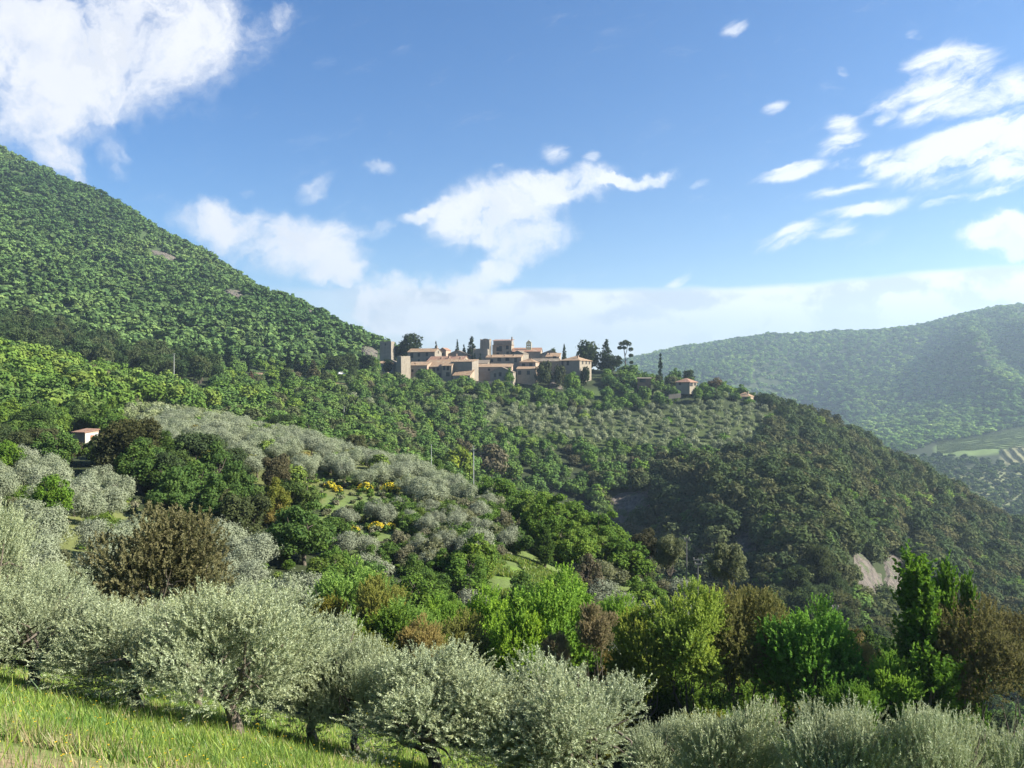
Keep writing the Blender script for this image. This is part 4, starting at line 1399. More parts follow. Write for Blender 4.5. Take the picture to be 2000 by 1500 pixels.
    house('barn', 'low barn with a pale pointed roof beside the slim dark cypress', 'barn', 489, 506, 734, 741, 436, 6, 20, STONE_WARM, TILE, 'gx', 1.6, [(0.5, 737, 1.0, 0.9)], deep=2)
    long_wall('sunlit earth bank wall along the lane below the car', [(606, 760.5, 428), (640, 755, 428), (671, 750.5, 428)], 2.4, 1.2, OCHRE)
    long_wall('low pale wall along the lower lane', [(618, 768, 416), (655, 762, 416)], 1.0, 0.5, STONE_PALE)
    long_wall('grey garden terrace wall below the pink roofed bungalow', [(1306, 771, 452), (1330, 768, 452)], 2.6, 0.5, STONE_GREY)


village()


# ------------------------------------------------------------------ vehicles, posts, cables
def caravan():
    x, y, z = sight(583, 769, 424)
    z = float(gz(x, y)) + 0.15; z = (750 - 768.5) / F * y
    root = link('caravan', None); root.location = (x, y, z); root.rotation_euler = (0, 0, R(-8))
    tag(root, 'white caravan parked under the brownish tree at the lane', 'caravan')
    prof = [(-2.6, 0.45), (2.2, 0.45), (2.75, 1.2), (2.45, 2.2), (1.9, 2.55), (-2.2, 2.6), (-2.65, 2.2)]
    b = MB(); b.hull8([(px, -1.05, pz) for px, pz in prof], [(px, 1.05, pz) for px, pz in prof]); b.build('body', WHITE, root)
    for cx, w in ((-1.2, 1.1), (1.35, 0.9)):
        q = MB(); q.box(cx - w / 2, cx + w / 2, -1.09, -1.052, 1.25, 1.95); q.build('window', DARKGLASS, root)
    q = MB(); q.box(0.0, 0.65, -1.08, -1.052, 0.55, 2.25); q.build('door', DARKGLASS, root)
    for s in (-1, 1):
        wv = MB(); wv.tube([(-0.4, s * 0.85 - 0.1, 0.33), (-0.4, s * 0.85 + 0.1, 0.33)], [0.33, 0.33], 16); wv.build('wheel', RUBBER, root)
    h = MB(); h.tube([(2.5, 0, 0.5), (3.7, 0, 0.45)], [0.05, 0.05], 6); h.tube([(3.6, 0, 0.45), (3.6, 0, -0.1)], [0.04, 0.04], 6); h.build('tow_bar', METAL, root)


def car():
    x, y, z = sight(667, 731.5, 440)
    root = link('parked_car', None); root.location = (x, y, z); root.rotation_euler = (0, 0, R(35))
    tag(root, 'white car parked at the end of the upper lane', 'car')
    prof = [(-2.0, 0.3), (2.0, 0.3), (2.05, 0.7), (1.1, 0.88), (0.45, 1.42), (-1.1, 1.46), (-1.95, 0.95)]
    b = MB(); b.hull8([(px, -0.82, pz) for px, pz in prof], [(px, 0.82, pz) for px, pz in prof]); b.build('body', WHITE, root)
    g = MB()
    for s in (-1, 1):
        g.hull8([(-1.5, s * 0.825, 0.95), (0.9, s * 0.825, 0.92), (0.4, s * 0.825, 1.34), (-1.05, s * 0.825, 1.36)], [(-1.5, s * 0.835, 0.95), (0.9, s * 0.835, 0.92), (0.4, s * 0.835, 1.34), (-1.05, s * 0.835, 1.36)])
    g.build('window', DARKGLASS, root)
    for px in (-1.25, 1.25):
        for s in (-1, 1):
            wv = MB(); wv.tube([(px, s * 0.76 - 0.1, 0.31), (px, s * 0.76 + 0.1, 0.31)], [0.31, 0.31], 14); wv.build('wheel', RUBBER, root)


caravan(); car()


def post(name, label, u, v_top, v_base, d, r=0.13, arms=(), lamp=False, mat=None, cat='utility pole'):
    x, y, zb = sight(u, v_base, d)
    zt = (750 - v_top) / F * d
    H = zt - zb
    root = link(name, None); root.location = (x, y, zb); tag(root, label, cat)
    p = MB(); p.tube([(0, 0, -4), (0, 0, H * 0.5), (0, 0, H)], [r, r * 0.85, r * 0.65], 10); p.build('post', mat or CONCRETE, root)
    for (dz, half) in arms:
        a = MB(); a.box(-half, half, -r - 0.09, -r + 0.01, H - dz - 0.06, H - dz + 0.06); ar = a.build('crossarm', IRON, root)
        for s in ((-1, 0, 1) if half > 0.7 else (-1, 1)):
            i = MB(); i.tube([(s * half * 0.9, -r - 0.04, H - dz + 0.06), (s * half * 0.9, -r - 0.04, H - dz + 0.14), (s * half * 0.9, -r - 0.04, H - dz + 0.3)], [0.03, 0.09, 0.05], 8); i.build('insulator', CERAMIC, ar)
    if lamp:
        a = MB(); a.tube([(0, 0, H - 0.1), (0.5, -0.2, H + 0.15), (1.3, -0.5, H + 0.2)], [0.05, 0.045, 0.04], 6); ar = a.build('lamp_arm', METAL, root)
        l = MB(); l.hull8([(1.1, -0.62, H + 0.1), (1.9, -0.85, H + 0.14), (1.95, -0.6, H + 0.14), (1.15, -0.4, H + 0.1)], [(1.15, -0.6, H + 0.25), (1.85, -0.8, H + 0.27), (1.9, -0.62, H + 0.27), (1.2, -0.42, H + 0.25)]); l.build('lamp_head', METAL, root)
    return x, y, zt


post('street_lamp', 'tall grey street lamp on the lane below the village', 653, 760, 792, 400, 0.16, [], True, METAL, 'street lamp')
post('utility_pole', 'grey utility pole with a cross arm in front of the dark hollow', 672, 794, 826, 330, 0.18, [(0.3, 0.9)], False, METAL)
post('utility_pole', 'tall pale pole with small arms in front of the brownish tree', 925, 871, 924, 172, 0.11, [(0.2, 0.3), (0.9, 0.55)], False, METAL)
post('utility_pole', 'thin bare pole above the olive ridge edge', 842.5, 868, 900, 172, 0.07, [], False, METAL)
post('utility_pole', 'grey pole standing clear against the dark gorge', 1341, 1050, 1110, 104, 0.09, [(0.25, 0.35)], False, IRON)
post('utility_pole', 'short pole with a wide cross arm in the bushes by the gorge', 1363, 1090, 1130, 100, 0.08, [(0.2, 0.62), (0.75, 0.45)], False, IRON)
post('utility_pole', 'pole with a white box at the foot of the pine wood', 340, 690, 722, 352, 0.13, [(0.4, 0.6)], False, METAL)
post('utility_pole', 'dark pole behind the belt of oaks at the right', 1630, 1182, 1235, 74, 0.10, [(0.25, 0.3)], False, IRON)


def cable(a, b, sag, label, r=0.03):
    a = np.array(a); b = np.array(b)
    P = [a + (b - a) * t - np.array([0, 0, sag * 4 * t * (1 - t)]) for t in np.linspace(0, 1, 25)]
    v, q = tube(P, [r] * 25, 5)
    return tag(link('power_cable', quads_mesh('power_cable', v, q, [CABLE])), label, 'cable', 'power cables over the gorge')


for k, dv in enumerate((0, 5, 11)):
    cable(sight(1050, 928 + dv, 200), sight(1341, 1052 + dv * 0.4, 104), 2.0, 'thin dark power cable coming down to the pole by the gorge')
for k, dv in enumerate((0, 7)):
    cable(sight(1341, 1052 + dv * 0.5, 104), sight(1520, 1150 + dv, 84), 1.0, 'thin dark power cable running on from the pole towards the oak belt')

# ------------------------------------------------------------------ single trees one can point at
SOLID += [(730, 1172, 470, 552), (1305, 1372, 462, 496), (1428, 1480, 478, 500), (1240, 1275, 466, 482), (138, 192, 112, 182), (190, 232, 150, 178), (566, 602, 392, 432), (520, 546, 403, 440), (482, 514, 403, 446), (435, 453, 405, 470), (476, 494, 405, 470), (554, 606, 418, 480),
          (600, 675, 405, 432), (652, 684, 412, 447), (646, 660, 340, 402), (664, 680, 270, 332), (917, 935, 120, 174), (326, 352, 315, 356)]


def tree_at(sp, u, v_top, d, w_px, color, label, group=None, var=None, base_v=None, rot=None, name=None):
    x = (u - 1000) / F * d
    z = float(gz(x, d)) if base_v is None else (750 - base_v) / F * d
    zt = (750 - v_top) / F * d
    zt = max(zt, z + w_px / F * d * {'oak': 0.75, 'fir': 1.3, 'cypress': 3.0}.get(sp, 0.5))
    return plant(sp, x, d, z, max(zt - z, 1.0) * (0.95 if sp == 'olive' and d < 40 else 1.02), w_px / F * d, color, label, group, var=var, rot=rot, name=name)


# foreground olives, their trunks standing in the grass
OL = (0.250, 0.292, 0.155)
for a in [(65, 1112, 19.5, 290, 'olive tree with a straight dark trunk at the left of the near row', 0),
          (268, 1150, 19.6, 330, 'olive tree on a leaning trunk, second of the near row', 1),
          (462, 1142, 18.6, 350, 'olive tree with the broadest crown of the near row', 2),
          (612, 1180, 21.5, 260, 'olive tree crowded against the right side of the broadest olive', 3),
          (700, 1250, 20.5, 200, 'narrow olive tree between the crowded olive and the bottom middle olives', 4),
          (855, 1280, 19.0, 370, 'wide olive tree at the bottom middle with its trunk at the lower edge', 5),
          (1110, 1285, 18.5, 370, 'wide olive tree right of the bottom middle one, lowest limbs leaning', 0),
          (1430, 1335, 19.0, 240, 'small olive tree, first of the lower right row below the oaks', 1),
          (1660, 1372, 17.2, 260, 'low olive tree in the middle of the lower right row', 2),
          (1838, 1350, 16.5, 250, 'olive tree with a tall upright shoot in the lower right row', 3),
          (2010, 1385, 17.0, 240, 'olive tree cut by the right edge at the bottom', 4),
          (-30, 985, 22.0, 230, 'olive tree cut by the left edge behind the straight trunked one', 5),
          (165, 1150, 27.0, 230, 'olive tree standing behind the first two of the near row', 3),
          (385, 1185, 26.0, 230, 'olive tree behind the leaning one in the near row', 2),
          (1290, 1400, 23.0, 170, 'shaded olive tree in the gap between the bottom middle and lower right olives', 4)]:
    u, vt, d, w, lab, var = a
    tree_at('olive', u, vt, d, w, tuple(np.array(OL) * RNG.uniform(0.92, 1.1)), lab, 'olive trees of the near row', var=var)

# belt of tall trees below the near row
for a in [('oak', 690, 1080, 60, 170, G_MID[1], 'mid green oak at the left end of the tree belt'),
          ('oak', 738, 1122, 53, 120, (0.14, 0.155, 0.045), 'yellowish oak next to the left end of the tree belt'),
          ('oak', 800, 1165, 49, 140, G_MID[1], 'green oak with a yellowish neighbour on either side'),
          ('oak', 822, 1200, 42, 95, (0.20, 0.175, 0.07), 'tan flowering oak low behind the near olives'),
          ('holm', 905, 1205, 46, 130, (0.14, 0.15, 0.05), 'tan green bushy oak in the middle of the tree belt'),
          ('oak', 962, 1138, 52, 170, (0.105, 0.185, 0.028), 'bright yellow green oak in the middle of the tree belt'),
          ('oak', 1085, 1098, 46, 200, (0.085, 0.160, 0.030), 'broad bright green oak, highest crown of the middle belt'),
          ('oak', 1165, 1172, 40, 88, (0.150, 0.132, 0.080), 'small oak covered in brown dead leaves'),
          ('oak', 1085, 1235, 40, 60, (0.14, 0.122, 0.072), 'slim brown leaved oak in the shade before the broad bright green one'),
          ('oak', 1255, 1188, 45, 150, (0.14, 0.175, 0.04), 'yellow green oak right of the brown leaved one'),
          ('oak', 1345, 1122, 45, 175, (0.115, 0.165, 0.038), 'tall airy yellow green oak with a visible straight trunk'),
          ('holm', 1458, 1150, 46, 190, (0.100, 0.104, 0.044), 'dark holm oak with ochre flowers along its top'),
          ('oak', 1585, 1158, 44, 220, (0.055, 0.125, 0.026), 'rich green pyramidal oak in the right half of the belt'),
          ('oak', 1210, 1150, 50, 120, (0.09, 0.165, 0.03), 'leafy green oak behind the brown leaved one'),
          ('oak', 1020, 1180, 44, 130, (0.11, 0.19, 0.03), 'lower bright green oak left of the broad bright green one'),
          ('oak', 870, 1160, 52, 120, (0.085, 0.155, 0.03), 'fresh green oak above the tan green bushy one'),
          ('oak', 1400, 1180, 49, 130, (0.12, 0.165, 0.04), 'yellow green oak between the airy oak and the ochre flowered holm oak'),
          ('oak', 1525, 1195, 47, 120, (0.09, 0.15, 0.035), 'green oak between the ochre flowered holm oak and the pyramidal oak'),
          ('oak', 1740, 1270, 41, 110, (0.09, 0.165, 0.032), 'bright green oak left of the tall narrow shoots'),
          ('oak', 1700, 1248, 44, 115, (0.24, 0.20, 0.085), 'small oak with a cream flowering top'),
          ('oak', 1672, 1320, 40, 130, (0.06, 0.12, 0.025), 'low green oak before the cream flowering one'),
          ('poplar', 1792, 1112, 42, 150, (0.075, 0.165, 0.030), 'tall narrow bright green tree, thickest of three shoots'),
          ('poplar', 1850, 1128, 43, 80, (0.075, 0.165, 0.030), 'slim bright green shoot tree right of the thickest one'),
          ('poplar', 1890, 1158, 43, 64, (0.075, 0.160, 0.030), 'shortest slim bright green shoot tree beside the brown holm oak'),
          ('holm', 1905, 1168, 42, 215, (0.086, 0.084, 0.042), 'large holm oak with brown flowers near the right edge'),
          ('holm', 2000, 1200, 44, 150, (0.08, 0.078, 0.04), 'brown flowering holm oak cut by the right edge'),
          ('holm', 315, 998, 45, 275, (0.098, 0.098, 0.050), 'round brown flowering holm oak behind the near olives at the left'),
          ('fir', 1842, 1092, 95, 130, (0.055, 0.095, 0.045), 'blue green cone shaped tree behind the slim shoots'),
          ('oak', 1702, 1212, 84, 110, (0.07, 0.12, 0.032), 'round green bush tree at the gorge foot'),
          ('holm', 1640, 1215, 80, 90, (0.10, 0.09, 0.04), 'brownish bush at the gorge foot beside the dark pole'),
          ('oak', 103, 908, 82, 85, (0.105, 0.20, 0.030), 'bright green leaning tree among the left olives'),
          ('oak', 8, 842, 118, 80, (0.10, 0.19, 0.030), 'bright green tree at the left edge'),
          ('holm', 262, 812, 126, 120, (0.06, 0.065, 0.028), 'dark oak with brownish top right of the brick hut'),
          ('holm', 66, 800, 165, 100, (0.05, 0.085, 0.028), 'broad shaded oak left of the brick hut'),
          ('oak', 320, 850, 135, 90, (0.07, 0.12, 0.03), 'green oak between the brick hut and the olive ridge'),
          ('oak', 1100, 962, 118, 130, G_FRESH[0], 'broad fresh green oak crowning the end of the spur'),
          ('oak', 965, 918, 140, 90, G_FRESH[2], 'fresh green oak on the edge of the olive ridge'),
          ('oak', 1175, 980, 114, 110, G_FRESH[2], 'fresh green oak on the right shoulder of the spur'),
          ('oak', 1215, 1040, 104, 120, G_FRESH[0], 'fresh green oak low on the right shoulder of the spur'),
          ('oak', 1130, 1040, 104, 110, G_FRESH[0], 'fresh green oak below the crown of the spur'),
          ('poplar', 1064, 1030, 98, 36, G_MID[0], 'slim dark green tree below the crown of the spur'),
          ('oak', 1145, 1078, 92, 70, (0.13, 0.118, 0.078), 'bare brownish tree in front of the spur oaks'),
          ('holm', 1420, 1060, 104, 40, G_GREY[1], 'small grey green tree on the skyline of the spur end'),
          ('holm', 1310, 1045, 106, 36, G_GREY[1], 'small grey green tree beside the gorge pole'),
          ('holm', 1262, 1028, 108, 42, (0.08, 0.08, 0.05), 'small round grey brown tree on the spur skyline'),
          ('oak', 782, 822, 300, 62, (0.125, 0.118, 0.075), 'round brownish bare tree in the hollow under the village'),
          ('oak', 960, 858, 300, 62, (0.125, 0.116, 0.075), 'brownish bare tree behind the tall pale pole'),
          ('oak', 895, 862, 260, 70, (0.12, 0.17, 0.03), 'yellow green tree left of the tall pale pole'),
          ('oak', 678, 812, 285, 60, G_MID[1], 'clipped green tree, left of the hedge row below the lane'),
          ('oak', 715, 822, 280, 60, G_MID[1], 'clipped green tree, right of the hedge row below the lane'),
          # round the village
          ('pine', 803, 647, 540, 46, (0.035, 0.055, 0.026), 'large dark pine behind the left towers'),
          ('pine', 772, 672, 545, 34, (0.045, 0.060, 0.030), 'broad pine between the left tower and the large dark pine'),
          ('cypress', 893, 663, 545, 9, (0.022, 0.040, 0.018), 'dark pointed cypress on the village skyline'),
          ('fir', 851.5, 667, 560, 11, (0.03, 0.045, 0.025), 'small dark fir peeping over the long upper house'),
          ('fir', 906, 673, 550, 14, (0.03, 0.05, 0.028), 'small fir right of the dark pointed cypress'),
          ('fir', 921, 658, 548, 28, (0.04, 0.06, 0.035), 'open branched cedar left of the broken keep'),
          ('cypress', 927, 690, 522, 9, (0.025, 0.042, 0.02), 'ivy dark cypress against the broken keep'),
          ('cypress', 938, 691, 521, 8, (0.025, 0.042, 0.02), 'second dark cypress against the broken keep'),
          ('fir', 1102, 671, 548, 14, (0.045, 0.065, 0.035), 'thin fir on the skyline right of the church'),
          ('holm', 1080, 679, 560, 10, (0.04, 0.06, 0.03), 'tiny round tree on the skyline right of the church'),
          ('holm', 1149, 660, 535, 56, (0.033, 0.050, 0.022), 'huge round dark holm oak at the right end of the village'),
          ('fir', 1184, 664, 530, 36, (0.036, 0.056, 0.028), 'dark fir right of the huge round holm oak'),
          ('pine', 1196, 690, 525, 34, (0.036, 0.056, 0.026), 'dark pine under the fir at the village end'),
          ('cypress', 1290, 691, 505, 11, (0.022, 0.038, 0.018), 'lone black cypress on the ridge right of the village'),
          ('oak', 1321, 713, 515, 20, G_MID[0], 'round green tree right of the lone black cypress'),
          ('pine', 1345, 720, 510, 24, (0.035, 0.055, 0.026), 'umbrella shaped dark tree behind the pink roofed bungalow'),
          ('oak', 1398, 733, 500, 32, (0.11, 0.085, 0.05), 'brownish tree on the ridge right of the bungalow'),
          ('oak', 1375, 742, 482, 20, G_FRESH[1], 'bright willow like tree at the end of the bungalow'),
          ('oak', 1482, 762, 492, 22, G_DARK[0], 'dark round tree beside the hip roofed house on the ridge'),
          ('holm', 832, 718, 472, 46, G_MID[1], 'leafy green tree before the lower left village houses'),
          ('oak', 850, 735, 470, 30, G_MID[0], 'round tree at the foot of the tall narrow house'),
          ('oak', 891, 737, 466, 24, G_MID[1], 'round tree before the lean-to'),
          ('oak', 994, 716, 476, 20, G_MID[0], 'leafy tree climbing the gabled house front'),
          ('holm', 1064, 705, 484, 38, (0.045, 0.058, 0.026), 'dark holm oak before the two windowed pink house'),
          ('holm', 1092, 709, 486, 22, (0.05, 0.06, 0.028), 'small holm oak left of the hip roofed village house'),
          ('holm', 1143, 712, 490, 20, (0.03, 0.045, 0.02), 'dark bush tree under the bright corner wall'),
          ('oak', 1118, 720, 474, 32, G_FRESH[0], 'bright green tree below the hip roofed village house'),
          ('oak', 1318, 748, 470, 22, G_MID[1], 'round green tree before the left corner of the pink roofed bungalow'),
          ('oak', 1362, 750, 470, 20, G_FRESH[2], 'light green tree at the foot of the bright willow like tree'),
          ('oak', 1436, 772, 480, 26, G_MID[0], 'green tree hiding the left part of the hip roofed ridge house'),
          ('oak', 1462, 782, 478, 26, G_FRESH[2], 'light green tree below the hip roofed ridge house'),
          ('oak', 1258, 748, 468, 30, G_MID[1], 'bushy green tree below the open shed'),
          ('oak', 1228, 706, 500, 50, G_MID[1], 'broad green tree under the umbrella pine'),
          # conifers left of the village
          ('cypress', 444, 672, 448, 15, (0.010, 0.020, 0.011), 'slim cypress, leftmost of the group at the lane'),
          ('cypress', 485, 698, 440, 12, (0.010, 0.020, 0.011), 'slim cypress beside the low barn'),
          ('cypress', 564, 687, 446, 17, (0.010, 0.020, 0.011), 'thick dark cypress above the brownish tree'),
          ('fir', 580, 690, 456, 22, (0.016, 0.028, 0.016), 'dark fir next to the thick cypress'),
          ('fir', 596, 700, 455, 22, (0.018, 0.030, 0.016), 'second dark fir near the thick cypress'),
          ('oak', 572, 720, 418, 34, (0.10, 0.095, 0.055), 'pale brownish tree above the caravan'),
          ('fir', 612, 722, 424, 34, (0.085, 0.085, 0.045), 'olive brown conifer right of the caravan'),
          ('pine', 655, 690, 452, 44, (0.05, 0.07, 0.033), 'grey green pine over the white car'),
          ('pine', 685, 688, 462, 40, (0.045, 0.068, 0.03), 'grey green pine right of the white car'),
          ('pine', 716, 690, 480, 36, (0.028, 0.045, 0.022), 'dark pine left of the village wall'),
          ('oak', 733, 694, 484, 18, G_FRESH[2], 'lighter green tree beside the dark pine near the wall'),
          ('pine', 757, 700, 490, 24, (0.022, 0.038, 0.018), 'black green pine before the long outbuilding'),
          ('oak', 535, 738, 402, 40, G_FRESH[1], 'bright green tree under the cream walled hut'),
          ('fir', 490, 752, 385, 24, (0.12, 0.085, 0.06), 'bare reddish conifer left of the bright green tree'),
          ('fir', 455, 754, 360, 22, (0.07, 0.11, 0.03), 'light green conifer above the olive ridge')]:
    sp, u, vt, d, w, c, lab = a[:7]
    if d < 64 and sp != 'poplar':
        c = tuple(np.array(c) * (1.9 if c[1] > 1.25 * c[0] else 1.55))
    tree_at(sp, u, vt, d, w, c, lab)


def umbrella_pine():
    """Pine on a bare leaning trunk with clouds of needles."""
    u, d = 1221, 512
    x, _, z = gpos(u, d)
    zt = (750 - 662) / F * d
    H = zt - z
    root = link('umbrella_pine', None); root.location = (x, d, z)
    tag(root, 'umbrella pine with a bare forked trunk standing clear of the ridge', 'pine tree')
    V = []; Q = []; b = 0
    for P, r in (([(0, 0, -1), (0.3, 0, H * 0.3), (-0.1, 0, H * 0.55), (-1.2, 0, H * 0.85)], [0.5, 0.42, 0.34, 0.15]),
                 ([(-0.1, 0, H * 0.55), (1.2, 0.3, H * 0.7), (2.0, 0.3, H * 0.9)], [0.28, 0.2, 0.08]),
                 ([(0.2, 0, H * 0.42), (2.0, 0.2, H * 0.5), (3.4, 0.3, H * 0.55)], [0.2, 0.14, 0.06]),
                 ([(0.2, 0, H * 0.36), (-1.8, 0, H * 0.47), (-3.4, 0, H * 0.5)], [0.2, 0.14, 0.06])):
        v, q = tube(P, r, 7); V.append(v); Q.append(q + b); b += len(v)
    link('trunk', quads_mesh('trunk', np.concatenate(V), np.concatenate(Q), [BARK], smooth=True), root)
    rng = np.random.default_rng(5)
    L = []; Tt = []
    for (cx, cz, rr, rz) in ((-2.2, 0.90, 2.2, 1.5), (-3.6, 0.80, 1.6, 1.1), (0.2, 0.95, 2.0, 1.4), (2.2, 0.90, 2.2, 1.5), (3.8, 0.76, 1.6, 1.3), (3.9, 0.60, 1.6, 1.2), (-4.0, 0.52, 1.8, 1.2), (-0.6, 0.80, 1.6, 1.0), (4.2, 0.42, 1.3, 1.0), (-3.2, 0.42, 1.5, 1.0)):
        n = 420
        dr = unit(rng.normal(size=(n, 3)) + np.array([0, 0, 0.3]))
        p = np.array([cx, 0, cz * H - 0.8]) + dr * np.array([rr, rr, rz]) * rng.uniform(0.6, 1.1, (n, 1))
        L.append(leaves(rng, p, rng.normal(size=(n, 3)), dr + rng.normal(size=(n, 3)) * 0.5, 0.8, 0.35)); Tt.append(np.repeat(rng.random(n), 4))
    o = link('crown', leaf_mesh('crown', (np.concatenate(L), np.concatenate(Tt)), LEAF), root); o.color = (0.05, 0.068, 0.03, 1)


umbrella_pine()


# broom in flower
def broom_mesh(seed):
    rng = np.random.default_rng(seed)
    n = 1100
    dr = unit(rng.normal(size=(n, 3)) + np.array([0, 0, 0.5])); dr[:, 2] = np.abs(dr[:, 2])
    p = dr * np.array([1.25, 1.1, 1.2]) * rng.uniform(0.4, 1.0, (n, 1))
    stem = leaf_mesh('foliage', (leaves(rng, p, dr + rng.normal(size=(n, 3)) * 0.3 + np.array([0, 0, 0.7]), rng.normal(size=(n, 3)), 0.3, 0.07), np.repeat(rng.random(n), 4)), LEAF)
    m = 750
    dr = unit(rng.normal(size=(m, 3)) * np.array([1, 1, 0.7]) + np.array([0, 0, 0.9])); dr[:, 2] = np.abs(dr[:, 2]); dr = dr[dr[:, 2] > 0.35]; m = len(dr)
    k = np.sin(dr[:, 0] * 6 + seed) + np.sin(dr[:, 1] * 7) + 0.8 * rng.normal(size=m)
    dr = dr[(k > 0.15)]
    p = dr * np.array([1.3, 1.15, 1.3]) * rng.uniform(0.85, 1.08, (len(dr), 1))
    fl = leaf_mesh('blossom', (leaves(rng, p, rng.normal(size=p.shape), dr, 0.2, 0.17), np.repeat(rng.random(len(p)), 4)), LEAF)
    return stem, fl


BROOM = [broom_mesh(s) for s in range(3)]


def broom(u, v, w_px, label, dr=(80, 165)):
    ds = np.linspace(dr[0], dr[1], 300)
    xs = (u - 1000) / F * ds
    d = ds[np.argmin(np.abs(750 - F * gz(xs, ds) / ds - (v + 9)))]
    x = (u - 1000) / F * d
    SOLID.append((u - w_px * 0.8, u + w_px * 0.8, d - 13, d + 1.2))
    st, fl = BROOM[int(RNG.integers(3))]
    root = link('broom_bush', None); root.location = (x, d, float(gz(x, d)) - 0.1)
    s = max(w_px / F * d / 2.2, 0.7)
    root.scale = (s, s, s * 0.75 + 0.2); root.rotation_euler = (0, 0, float(RNG.uniform(0, 6)))
    tag(root, label, 'broom bush', 'yellow flowering broom on the spur')
    a = link('foliage', st, root); a.color = (0.06, 0.10, 0.03, 1)
    b = link('blossom', fl, root); b.color = (0.52, 0.46, 0.05, 1)


for (u, v, w, lab) in [(548, 903, 20, 'flat topped yellow broom high on the spur, left half'), (570, 901, 20, 'flat topped yellow broom high on the spur, right half'),
                       (644, 945, 26, 'yellow broom, upper of the left slope group'), (660, 952, 22, 'yellow broom touching the upper one of the left slope group'),
                       (714, 950, 32, 'rounded yellow broom in the middle of the spur'), (762, 953, 38, 'largest yellow broom on the spur'),
                       (690, 1030, 24, 'yellow broom beside the tall green trees at the spur foot'), (707, 1012, 22, 'small yellow broom just above the one at the spur foot'),
                       (735, 1028, 34, 'long yellow broom low on the spur'), (760, 1026, 26, 'yellow broom at the right end of the long low one'),
                       (985, 996, 20, 'small yellow broom near the spur end'), (1002, 1000, 18, 'yellow broom right of the small one near the spur end'),
                       (744, 1075, 16, 'lone yellow broom in the grey scrub'), (1012, 1020, 16, 'faint yellow broom below the pair near the spur end')]:
    broom(u, v, w, lab)
broom(292, 753, 12, 'single orange yellow broom under the left wood', (250, 340))

# ------------------------------------------------------------------ woods and groves
scatter(1, [(-200, 47), (200, 47), (290, 62), (300, 95), (180, 118), (-200, 128)], ([47, 120], [5.2, 5.6]), [(8, 'olive', G_OLIVE, (3.6, 5.0), 1.0), (1, 'shrub', G_FRESH, (1.5, 2.6), 1.3)],
        {'olive': 'olive tree on the left slope behind the near row', 'shrub': 'shrub between the left slope olives'}, {'olive': 'olive trees on the left slope', 'shrub': 'shrubs on the left slope'})
scatter(2, [(290, 55), (560, 55), (640, 66), (620, 76), (520, 84), (420, 92), (300, 92)], 5.0, [(8, 'olive', G_OLIVE, (3.6, 4.8), 1.0), (1, 'shrub', G_FRESH, (1.5, 2.6), 1.3)],
        {'olive': 'olive tree in the dip behind the brown holm oak', 'shrub': 'shrub in the dip behind the brown holm oak'}, {'olive': 'olive trees in the dip', 'shrub': 'shrubs in the dip'})
scatter(3, [(-200, 128), (180, 120), (300, 97), (430, 94), (520, 86), (610, 78), (640, 90), (620, 112), (560, 124), (420, 129), (330, 140), (200, 150), (-200, 165)], 5.6,
        [(5, 'oak', G_MID, (6, 9.5), 0.9), (3, 'holm', G_DARK, (5, 8), 1.0), (1, 'oak', G_YELL, (5, 7.5), 0.9), (0.7, 'holm', G_BROWN, (5, 7), 1.0)],
        {'oak': 'oak of the dark bank below the olive ridge', 'holm': 'holm oak of the bank below the olive ridge'}, {'oak': 'oaks on the dark bank', 'holm': 'holm oaks on the dark bank'})
scatter(4, [(270, 152), (330, 142), (430, 131), (560, 126), (660, 115), (780, 118), (960, 128), (960, 150), (880, 162), (780, 178), (600, 200), (480, 226), (380, 246), (260, 250), (240, 190)], 4.6,
        [(9, 'olive', G_OLIVE, (3.8, 4.9), 1.02), (1.0, 'oak', G_FRESH, (3.5, 5), 1.0), (0.6, 'oak', G_YELL, (3, 4.5), 1.0)],
        {'olive': 'olive tree in the close grove on the ridge', 'oak': 'tree in the olive grove on the ridge'}, {'olive': 'olive trees on the ridge', 'oak': 'trees in the ridge grove'})
scatter(5, [(640, 90), (760, 88), (920, 86), (1010, 100), (1240, 100), (1220, 112), (980, 132), (900, 128), (780, 118), (660, 112)], 2.5,
        [(4, 'shrub', G_GREY, (1.6, 3.2), 1.3), (3, 'shrub', G_MID, (1.6, 3.2), 1.3), (2.4, 'olive', [(0.165, 0.18, 0.115), (0.15, 0.17, 0.105)], (2.6, 3.8), 1.0), (0.25, 'oak', G_FRESH, (3.0, 4.6), 0.9), (1.2, 'shrub', G_FRESH, (1.5, 2.6), 1.2)],
        {'olive': 'olive tree in the scrub on the spur', 'shrub': 'bush of the mixed scrub on the spur', 'oak': 'oak in the scrub on the spur'}, {'olive': 'olives in the scrub', 'shrub': 'scrub bushes on the spur', 'oak': 'young oaks in the scrub'})
scatter(22, [(620, 96), (760, 88), (920, 86), (1000, 96), (1060, 108), (980, 134), (900, 140), (780, 160), (560, 170), (560, 126)], 1.9,
        [(4, 'shrub', G_GREY, (0.5, 1.1), 1.5), (4, 'shrub', G_MID, (0.5, 1.0), 1.5), (2, 'shrub', G_FRESH, (0.5, 1.0), 1.5)],
        {'shrub': 'low bush between the broom and olives on the spur'}, {'shrub': 'low bushes on the spur'}, solid=False)
scatter(23, [(-140, 47), (560, 47), (650, 64), (640, 92), (430, 96), (300, 98), (180, 124), (-140, 140)], 2.7,
        [(4, 'shrub', G_FRESH, (0.5, 1.2), 1.4), (3, 'shrub', G_GREY, (0.6, 1.2), 1.4), (2, 'shrub', G_MID, (0.6, 1.4), 1.3)],
        {'shrub': 'low bush between the olives of the left slope'}, {'shrub': 'low bushes on the left slope'})
